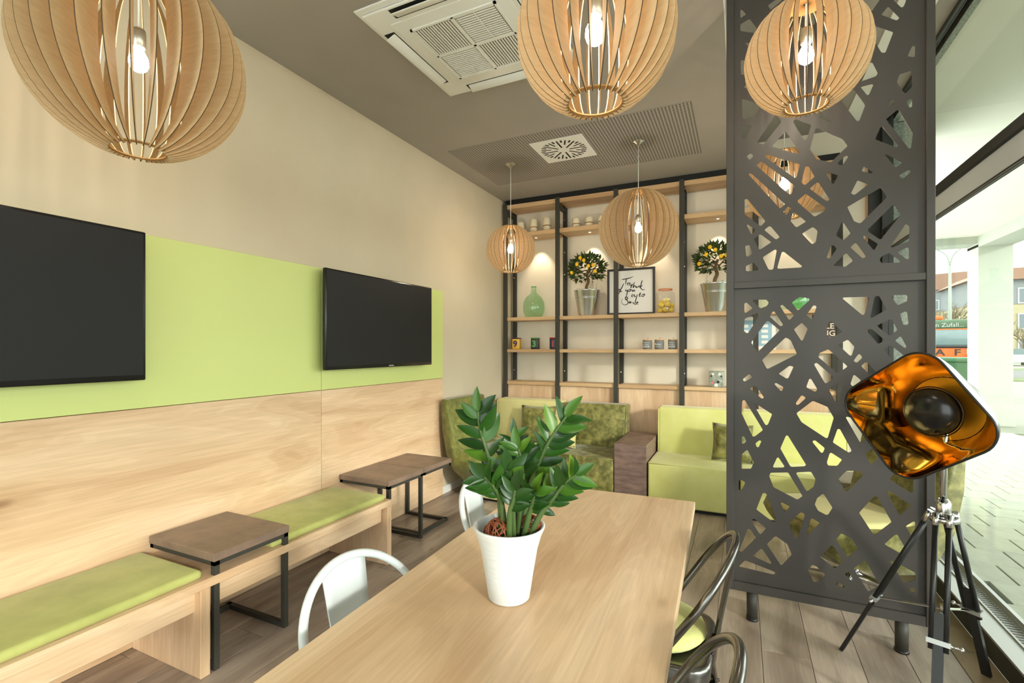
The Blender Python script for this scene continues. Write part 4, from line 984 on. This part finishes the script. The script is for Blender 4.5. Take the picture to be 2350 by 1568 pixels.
LOWER = '''G 130,190 165,172 270,270 150,345 130,335;G 250,140 270,128 490,128 530,175 500,230 395,272;G 135,440 345,340 385,365 195,670 175,682 122,640;G 240,830 495,480 525,478 708,628 360,975 335,978;G 545,405 595,322 620,320 762,535 745,560 715,560;G 712,230 750,208 945,380 880,455 855,455;G 908,175 1030,85 1190,108 1200,130 1020,297 990,295;G 1145,380 1255,225 1290,222 1312,245 1245,435 1215,445;G 940,615 1060,512 1080,515 1168,605 1085,795 1060,798;G 420,1115 795,755 825,752 890,795 992,1020 520,1257 495,1255;G 690,1340 870,1208 935,1225 850,1410 820,1420;G 105,1430 200,1352 225,1350 260,1400 145,1465 115,1460
G 620,1508 645,1487 772,1558 748,1617 722,1618;G 1490,525 1535,482 1560,482 1730,660 1545,755 1467,690;G 1338,1065 1360,1000 1505,940 1820,1222 1670,1328 1645,1325;G 1270,1190 1290,1165 1320,1165 1597,1405 1475,1497 1445,1490;G 1140,1560 1190,1425 1220,1422 1325,1597 1300,1630 1275,1630;I 220,85 300,35 320,40 450,230 430,250 410,248
H 232,105 255,92 650,80 672,95 600,370 570,380 550,370;H 765,75 835,65 958,290 720,427 690,420;H 1035,85 1060,55 1280,48 1300,65 1298,150 1155,215 1130,208;H 1180,360 1265,320 1297,335 1320,520 1300,540 1240,543 1225,525;H 795,555 1010,450 1045,450 1140,625 1020,712 995,710;H 635,645 655,615 715,605 928,790 840,848 815,845;H 1095,800 1170,735 1200,735 1285,895 1265,918 1245,915;H 910,945 1005,875 1040,880 1310,1095 1115,1185;H 165,865 310,788 335,790 435,900 390,1040 360,1045;H 417,1130 495,1022 525,1020 565,1075 480,1155 455,1155;H 540,1215 610,1152 640,1152 800,1325 705,1375;H 368,1510 415,1365 440,1362 545,1450 405,1550
I 95,290 120,270 140,280 435,765 300,870 265,870 85,490;I 275,335 300,322 585,505 515,675 490,685 470,675;I 970,325 1055,205 1085,198 1138,240 1015,350 985,355;I 980,490 1240,292 1265,292 1490,385 1592,565 1495,890 1470,897 1445,885 1065,635;I 85,880 110,865 125,870 162,945 125,990 90,985;I 308,985 375,930 410,945 365,1045 335,1045;I 85,1165 165,1092 190,1098 282,1295 240,1397 100,1398 82,1390;I 718,1065 810,855 840,852 1140,1335 1115,1358 905,1368 880,1355;I 597,1360 665,1215 690,1215 788,1360 770,1378 610,1380;I 1240,955 1265,932 1290,935 1447,1060 1415,1135 1385,1137;I 1478,1295 1525,1145 1545,1135 1560,1140 1729,1250 1650,1350 1500,1345
I 535,1510 560,1462 845,1458 K 882,285 820,328 805,328 495,165;I 975,1470 1000,1455 1200,1445 1225,1455 K 1055,60 1030,160 950,218 930,212
J 15,105 H 120,1500 190,1487 250,1530 J 180,290 150,305 120,300;J 268,345 345,135 420,160 350,385;J 290,555 320,545 480,605 640,900 550,968 520,960;J 78,965 155,750 180,745 200,755 393,1105 345,1137;J 612,1160 720,1065 830,1215 720,1317 700,1312;J 300,1432 500,1430 578,1502 L 255,222 235,222 135,60;J 1090,1470 1390,1525 L 1138,230 1105,242 820,62
K 35,75 60,68 115,95 112,120 65,205 40,208 30,195;K 265,462 350,245 375,240 400,255 535,590 510,625 485,628;K 590,375 610,367 715,425 655,492 635,490;K 197,610 225,585 250,590 395,715 325,792 310,790;K 150,720 180,720 262,838 70,1032 35,1015;K 220,1082 320,988 345,988 470,1175 455,1192;K 33,1222 105,1148 130,1143 515,1295 518,1315 500,1332;K 405,925 510,822 535,822 680,925 740,1065 610,1203 590,1205;K 697,650 845,505 880,500 915,535 820,835 795,850 780,845;K 935,790 990,590 1015,580 1112,642 945,803;K 1043,395 1075,310 1145,255 1165,258 1282,440 1225,530 1195,535 1090,480;K 1113,1090 1230,975 L 40,938 75,950 203,1152 110,1240 80,1240;K 953,1270 1010,1198 1035,1195 1187,1332 1085,1432 1045,1435 1020,1415
L 415,505 610,290 640,282 660,295 850,630 625,802 605,795;L 788,235 805,215 830,222 1108,405 970,538 945,530;L 1035,685 1140,618 1165,625 1168,755 1115,818;L 750,925 890,800 925,795 1025,968 970,1050;L 107,860 170,785 190,785 320,855 398,985 275,1093 255,1093;L 340,1250 470,1150 495,1148 515,1170 695,1475 555,1555 535,1555;L 222,1330 260,1293 280,1293 338,1400 318,1413;L 105,1475 112,1425 130,1418 232,1500 215,1505;L 825,1150 860,1145 1165,1305 1168,1400 1030,1440 1010,1435;L 1065,1530 1090,1510 1165,1505 1165,1568 1085,1575'''
def holes(txt):
    out = []
    for part in txt.replace('\n', ';').split(';'):
        tl = None; poly = []
        for tok in part.split():
            if tok in TL: tl = TL[tok]; continue
            a, c_ = map(float, tok.split(','))
            q = at(tl[0] + a / tl[2], tl[1] + c_ / tl[2], Y=SYF); poly.append((q.x, q.z))
        if len(poly) > 2: out.append(poly)
    return out
def rounded(poly, r=.006):
    out = []; n = len(poly)
    for i in range(n):
        p0, p1, p2 = Vector(poly[i - 1]), Vector(poly[i]), Vector(poly[(i + 1) % n])
        d0, d1 = p0 - p1, p2 - p1; a = p1 + d0.normalized() * min(r, d0.length * .4); c_ = p1 + d1.normalized() * min(r, d1.length * .4)
        for t in (0, .33, .67, 1): out.append((a * (1 - t) ** 2 + p1 * 2 * t * (1 - t) + c_ * t * t)[:])
    return out
def cut_panel(z0, z1, txt):
    cu = bpy.data.curves.new('panel', 'CURVE'); cu.dimensions = '2D'; cu.fill_mode = 'BOTH'; cu.extrude = .0015
    for poly in [[(-.036, z0), (.780, z0), (.780, z1), (-.036, z1)]] + [rounded(p) for p in holes(txt)]:
        s_ = cu.splines.new('POLY'); s_.points.add(len(poly) - 1); s_.use_cyclic_u = True
        for pt_, q in zip(s_.points, poly): pt_.co = (q[0], q[1], 0, 1)
    o = bpy.data.objects.new('panel', cu); COL.objects.link(o); dg = bpy.context.evaluated_depsgraph_get(); dg.update()
    me = bpy.data.meshes.new_from_object(o.evaluated_get(dg)); bpy.data.objects.remove(o, do_unlink=True); bpy.data.curves.remove(cu)
    me.materials.clear(); me.materials.append(MATS['screen_steel'])
    for p in me.polygons: p.use_smooth = False
    o = link('panel', me, rd, (-.371, 0, 0)); o.rotation_euler = (PI / 2, 0, 0); return o
cut_panel(.19, 1.78, LOWER); cut_panel(1.79, 3.395, UPPER)

# ================================================================== TRIPOD LAMP
HB = Vector((.766, 2.600, .774)); MC = Vector((.617, 2.4158, 1.1788))
e1 = Vector((.19410, -.15709, -.04230)).normalized(); e2 = Vector((.02149, -.03962, .24756)); e2 = (e2 - e1 * e2.dot(e1)).normalized(); nn = e1.cross(e2).normalized()
if nn.dot(-MC) < 0: nn = -nn
a1, a2 = (e1 + e2).normalized(), (e2 - e1).normalized()
tl = thing('tripod_lamp', 'black tripod studio lamp with square gold-lined shade', 'floor lamp', (HB.x, HB.y, 0))
TO = Vector((-HB.x, -HB.y, 0))
def tp(b, name, m, par=None):
    b.v = [tuple(Vector(v) + (TO if par is None else TO)) for v in b.v]; return b.build(name, m, par or tl)
def rsq_pts(h, r, n=9):
    out = []
    for cx_, cy_, a0 in ((h - r, h - r, 0), (-h + r, h - r, PI / 2), (-h + r, -h + r, PI), (h - r, -h + r, 1.5 * PI)):
        for k in range(n): a = a0 + PI / 2 * k / (n - 1); out.append((cx_ + r * math.cos(a), cy_ + r * math.sin(a)))
    return out
SEC = [(0, .205, .090), (.03, .203, .098), (.07, .194, .115), (.11, .180, .135), (.15, .166, .150), (.19, .152, .1519), (.23, .140, .1399), (.255, .132, .1319)]
def shell(off, d0=0.0):
    V = []
    for dp_, h, r in SEC: V += [MC - nn * (dp_ + d0) + a1 * (p[0]) + a2 * (p[1]) for p in rsq_pts(h + off, r + off)]
    n_ = 36; Fs = []
    for i in range(len(SEC) - 1):
        for k in range(n_): q = (k + 1) % n_; Fs.append((i * n_ + k, i * n_ + q, (i + 1) * n_ + q, (i + 1) * n_ + k))
    return V, Fs, n_
V, Fs, n_ = shell(0); si = tp(MB().add(V, Fs, 0, True), 'shade_lining', 'gold')
V, Fs, n_ = shell(.005); b = MB().add(V, Fs, 0, True); b.f.append(tuple(range((len(SEC) - 1) * n_, len(SEC) * n_))); b.mi.append(0); b.sm.append(False)
so = tp(b, 'shade_shell', 'black_gloss')
rim = [MC + nn * .001 + a1 * p[0] + a2 * p[1] for p in rsq_pts(.2075, .0925)]
tp(MB().tube(rim, .0045, 6, closed=True), 'shade_rim', 'black_satin')
def disc_pts(r, dp_, n=36): return [MC - nn * dp_ + a1 * r * math.cos(2 * PI * k / n) + a2 * r * math.sin(2 * PI * k / n) for k in range(n)]
def bowl(prof, n=36):
    V = [];
    for r, dp_ in prof: V += disc_pts(r, dp_, n)
    return MB().add(V, [(i * n + k, i * n + (k + 1) % n, (i + 1) * n + (k + 1) % n, (i + 1) * n + k) for i in range(len(prof) - 1) for k in range(n)], 0, True)
tp(bowl([(.131, .253), (.10, .250), (.05, .249), (.001, .249)]), 'back_reflector', 'gold_matt')
tp(bowl([(.001, .100), (.035, .103), (.065, .112), (.088, .126), (.098, .142), (.090, .150), (.001, .152)]), 'bulb_shield', 'black_gloss')
tp(bowl([(.100, .144), (.105, .146), (.100, .150)]), 'shield_rim', 'black_satin')
tp(MB().tube([MC - nn * .15, MC - nn * .25], .02, 12), 'lamp_socket', 'black_satin')
bk = MC - nn * .262
tp(MB().tube([MC - nn * .255, MC - nn * .30], [.06, .05], 18), 'rear_cap', 'black_satin')
tp(MB().tube([Vector((HB.x, HB.y, HB.z - .02)), Vector((HB.x + .004, HB.y + .006, 1.0)), bk + Vector((0, 0, -.10)), bk + Vector((.01, .01, -.02))], .0125, 12), 'neck', 'chrome')
tp(MB().lathe([(.022, -.03), (.026, -.02), (.026, .03), (.016, .045)], 18, tuple(HB)), 'hub_collar', 'chrome')
tp(MB().lathe([(.05, -.012), (.055, 0), (.05, .010)], 18, (HB.x, HB.y, HB.z - .035)), 'hub_plate', 'chrome')
for fx, fy_ in ((.4387, 2.776), (.983, 2.830), (.645, 2.270)):
    ft = Vector((fx, fy_, .004)); out = (ft - Vector((HB.x, HB.y, .004))); out.normalize(); tg = Vector((-out.y, out.x, 0))
    top = Vector((HB.x, HB.y, HB.z - .03)) + out * .045; d = ft - top; md = top + d * .62; ml = top + d * .45
    for s_ in (-1, 1):
        u_ = tp(MB().tube([top + tg * .021 * s_, md + tg * .021 * s_], .0105, 10), 'upper_leg_rod', 'black_satin')
        tp(MB().tube([top + tg * .021 * s_ - d.normalized() * .022, top + tg * .021 * s_ + d.normalized() * .03], .0125, 10), 'rod_ferrule', 'chrome')
    dn = d.normalized(); up = tg.cross(dn).normalized()
    tp(MB().obox((ml + ft) / 2, dn * ((ft - ml).length / 2), tg * .0165, up * .008), 'lower_leg', 'black_satin')
    tp(MB().obox(md - dn * .03, dn * .009, tg * .036, up * .0145), 'leg_clamp', 'alu')
    tp(MB().tube([md - dn * .03 + tg * .036, md - dn * .03 + tg * .062], .004, 8).sphere(md - dn * .03 + tg * .066, .009, 8, 6), 'clamp_screw', 'chrome')
    tp(MB().obox((md - dn * .03 + Vector((HB.x, HB.y, .36))) / 2, (md - dn * .03 - Vector((HB.x, HB.y, .36))) / 2, tg * .008, Vector((0, 0, .0016))), 'spreader_bar', 'chrome')
tp(MB().lathe([(.014, .345), (.014, .375)], 12, (HB.x, HB.y, 0)), 'spreader_hub', 'chrome')

# ================================================================== PLANT ON THE TABLE
PC = Vector((-.589, 1.226, .7505))
zz = thing('potted_plant', 'glossy green houseplant in white ceramic pot on the dining table', 'plant', PC)
MB().lathe([(0, 0), (.054, 0), (.058, .004), (.068, .07), (.080, .14), (.091, .178), (.100, .198), (.101, .203), (.097, .205), (.091, .200), (.082, .175), (.072, .14), (0, .138)], 40, cap=False).build('pot', 'ceramic', zz)
MB().lathe([(0, .165), (.079, .165)], 30, cap=False).build('soil', 'soil', zz)
lm = MB(); NL = 7
V = []
for i in range(NL + 1):
    t = i / NL; w = .21 * (math.sin(PI * t ** .8) ** .85) if 0 < t < 1 else 0.0
    for sd in (-1, 0, 1): V.append((t, sd * w, .09 * abs(sd) * (w / .21) - .10 * t * t))
Fs = [(i * 3 + j, i * 3 + j + 1, i * 3 + j + 4, i * 3 + j + 3) for i in range(NL) for j in (0, 1)]
lm.add(V, Fs, 0, True); leaf_me = lm.mesh('leaf'); leaf_me.materials.append(MATS['leaf'])
STEMS = [([(1150, 1215), (1146, 1140), (1122, 1050), (1102, 985), (1097, 945)], [1.35, 1.36, 1.37, 1.38, 1.38], 12, .078),
         ([(1172, 1215), (1182, 1130), (1183, 1050), (1180, 1000)], [1.37, 1.40, 1.42, 1.42], 10, .062),
         ([(1192, 1215), (1212, 1130), (1235, 1065), (1262, 1010), (1300, 955)], [1.37, 1.38, 1.37, 1.36, 1.35], 14, .076),
         ([(1206, 1222), (1238, 1185), (1272, 1140), (1298, 1108), (1322, 1090)], [1.34, 1.33, 1.32, 1.31, 1.30], 13, .066),
         ([(1158, 1215), (1152, 1160), (1135, 1120), (1112, 1095)], [1.33, 1.31, 1.29, 1.28], 9, .068),
         ([(1185, 1215), (1199, 1120), (1196, 1060), (1190, 1030)], [1.35, 1.34, 1.33, 1.33], 11, .058),
         ([(1178, 1215), (1176, 1160), (1168, 1110), (1165, 1080)], [1.33, 1.30, 1.29, 1.28], 8, .066),
         ([(1190, 1215), (1205, 1165), (1218, 1130), (1228, 1105)], [1.40, 1.41, 1.42, 1.43], 9, .064),
         ([(1196, 1215), (1216, 1175), (1222, 1150), (1228, 1130)], [1.34, 1.32, 1.31, 1.30], 8, .062),
         ([(1162, 1215), (1150, 1150), (1128, 1110), (1120, 1080)], [1.37, 1.39, 1.40, 1.41], 9, .066),
         ([(1168, 1215), (1170, 1180), (1178, 1150), (1182, 1125)], [1.31, 1.29, 1.28, 1.27], 7, .064),
         ([(1200, 1215), (1212, 1180), (1230, 1160), (1250, 1140)], [1.38, 1.40, 1.41, 1.42], 8, .064),
         ([(1182, 1215), (1190, 1150), (1208, 1100), (1222, 1060)], [1.38, 1.40, 1.41, 1.41], 11, .066)]
r_ = random.Random(4); VD = Vector((-_s, _c, 0)); VR = Vector((_c, _s, 0))
for px_, ds, nl, L in STEMS:
    pts = [at(p[0], p[1], D=d) - PC for p, d in zip(px_, ds)]; pts[0].z = max(pts[0].z, .14)
    base = pts[0]; 
    if Vector((base.x, base.y)).length > .06: k_ = .06 / Vector((base.x, base.y)).length; base.x *= k_; base.y *= k_
    base.z = .150
    path = smooth_path(pts, 8); n_ = len(path)
    st = MB().tube(path, [.0085 * (1 - .75 * i / n_) + .001 for i in range(n_)], 8).build('stem', 'stem', zz)
    for k in range(nl):
        f = .42 + .58 * k / (nl - 1); i = min(n_ - 2, int(f * (n_ - 1))); p = path[i]; T = (path[i + 1] - path[max(0, i - 1)]).normalized()
        S = T.cross(VD).normalized(); sg = 1 if k % 2 else -1
        if k == nl - 1: dr = T
        else: dr = (T * (.55 + .3 * f) + S * sg * (.85 + r_.uniform(-.15, .15)) + VD * r_.uniform(-.55, .35)).normalized()
        nz_ = (-VD * .75 + Vector((0, 0, .5)) + VR * r_.uniform(-.6, .6)); nz_ = (nz_ - dr * nz_.dot(dr)).normalized(); ny = nz_.cross(dr)
        s_ = L * 1.14 * (1.0 - .25 * abs(f - .62)) * r_.uniform(.85, 1.1)
        o = link('leaf', leaf_me, st); M_ = Matrix((dr, ny, nz_)).transposed().to_4x4() @ Matrix.Diagonal((s_, s_ * r_.uniform(.85, 1.1), s_, 1)); M_.translation = p; o.matrix_local = M_
def rattan_ball(p, r, label, sd):
    q_ = random.Random(sd); b = MB()
    for k in range(17):
        ax = Vector((q_.uniform(-1, 1), q_.uniform(-1, 1), q_.uniform(-1, 1))).normalized(); u = ax.orthogonal().normalized(); w = ax.cross(u); h = q_.uniform(-.35, .35)
        b.tube([ax * h * r + (u * math.cos(2 * PI * j / 18) + w * math.sin(2 * PI * j / 18)) * r * math.sqrt(1 - h * h) for j in range(18)], .0016, 5, closed=True)
    return tag(b.build('rattan_ball', 'rattan', None, p), label, 'ball', 'woven rattan balls')
rattan_ball(PC + Vector((-.008, -.046, .198)), .036, 'brown rattan ball at the front of the plant pot', 2)
rattan_ball(PC + Vector((-.046, -.022, .184)), .020, 'small brown rattan ball against the left inside of the pot', 8)
rattan_ball(PC + Vector((.052, .028, .198)), .031, 'brown rattan ball at the right behind the stems', 5)
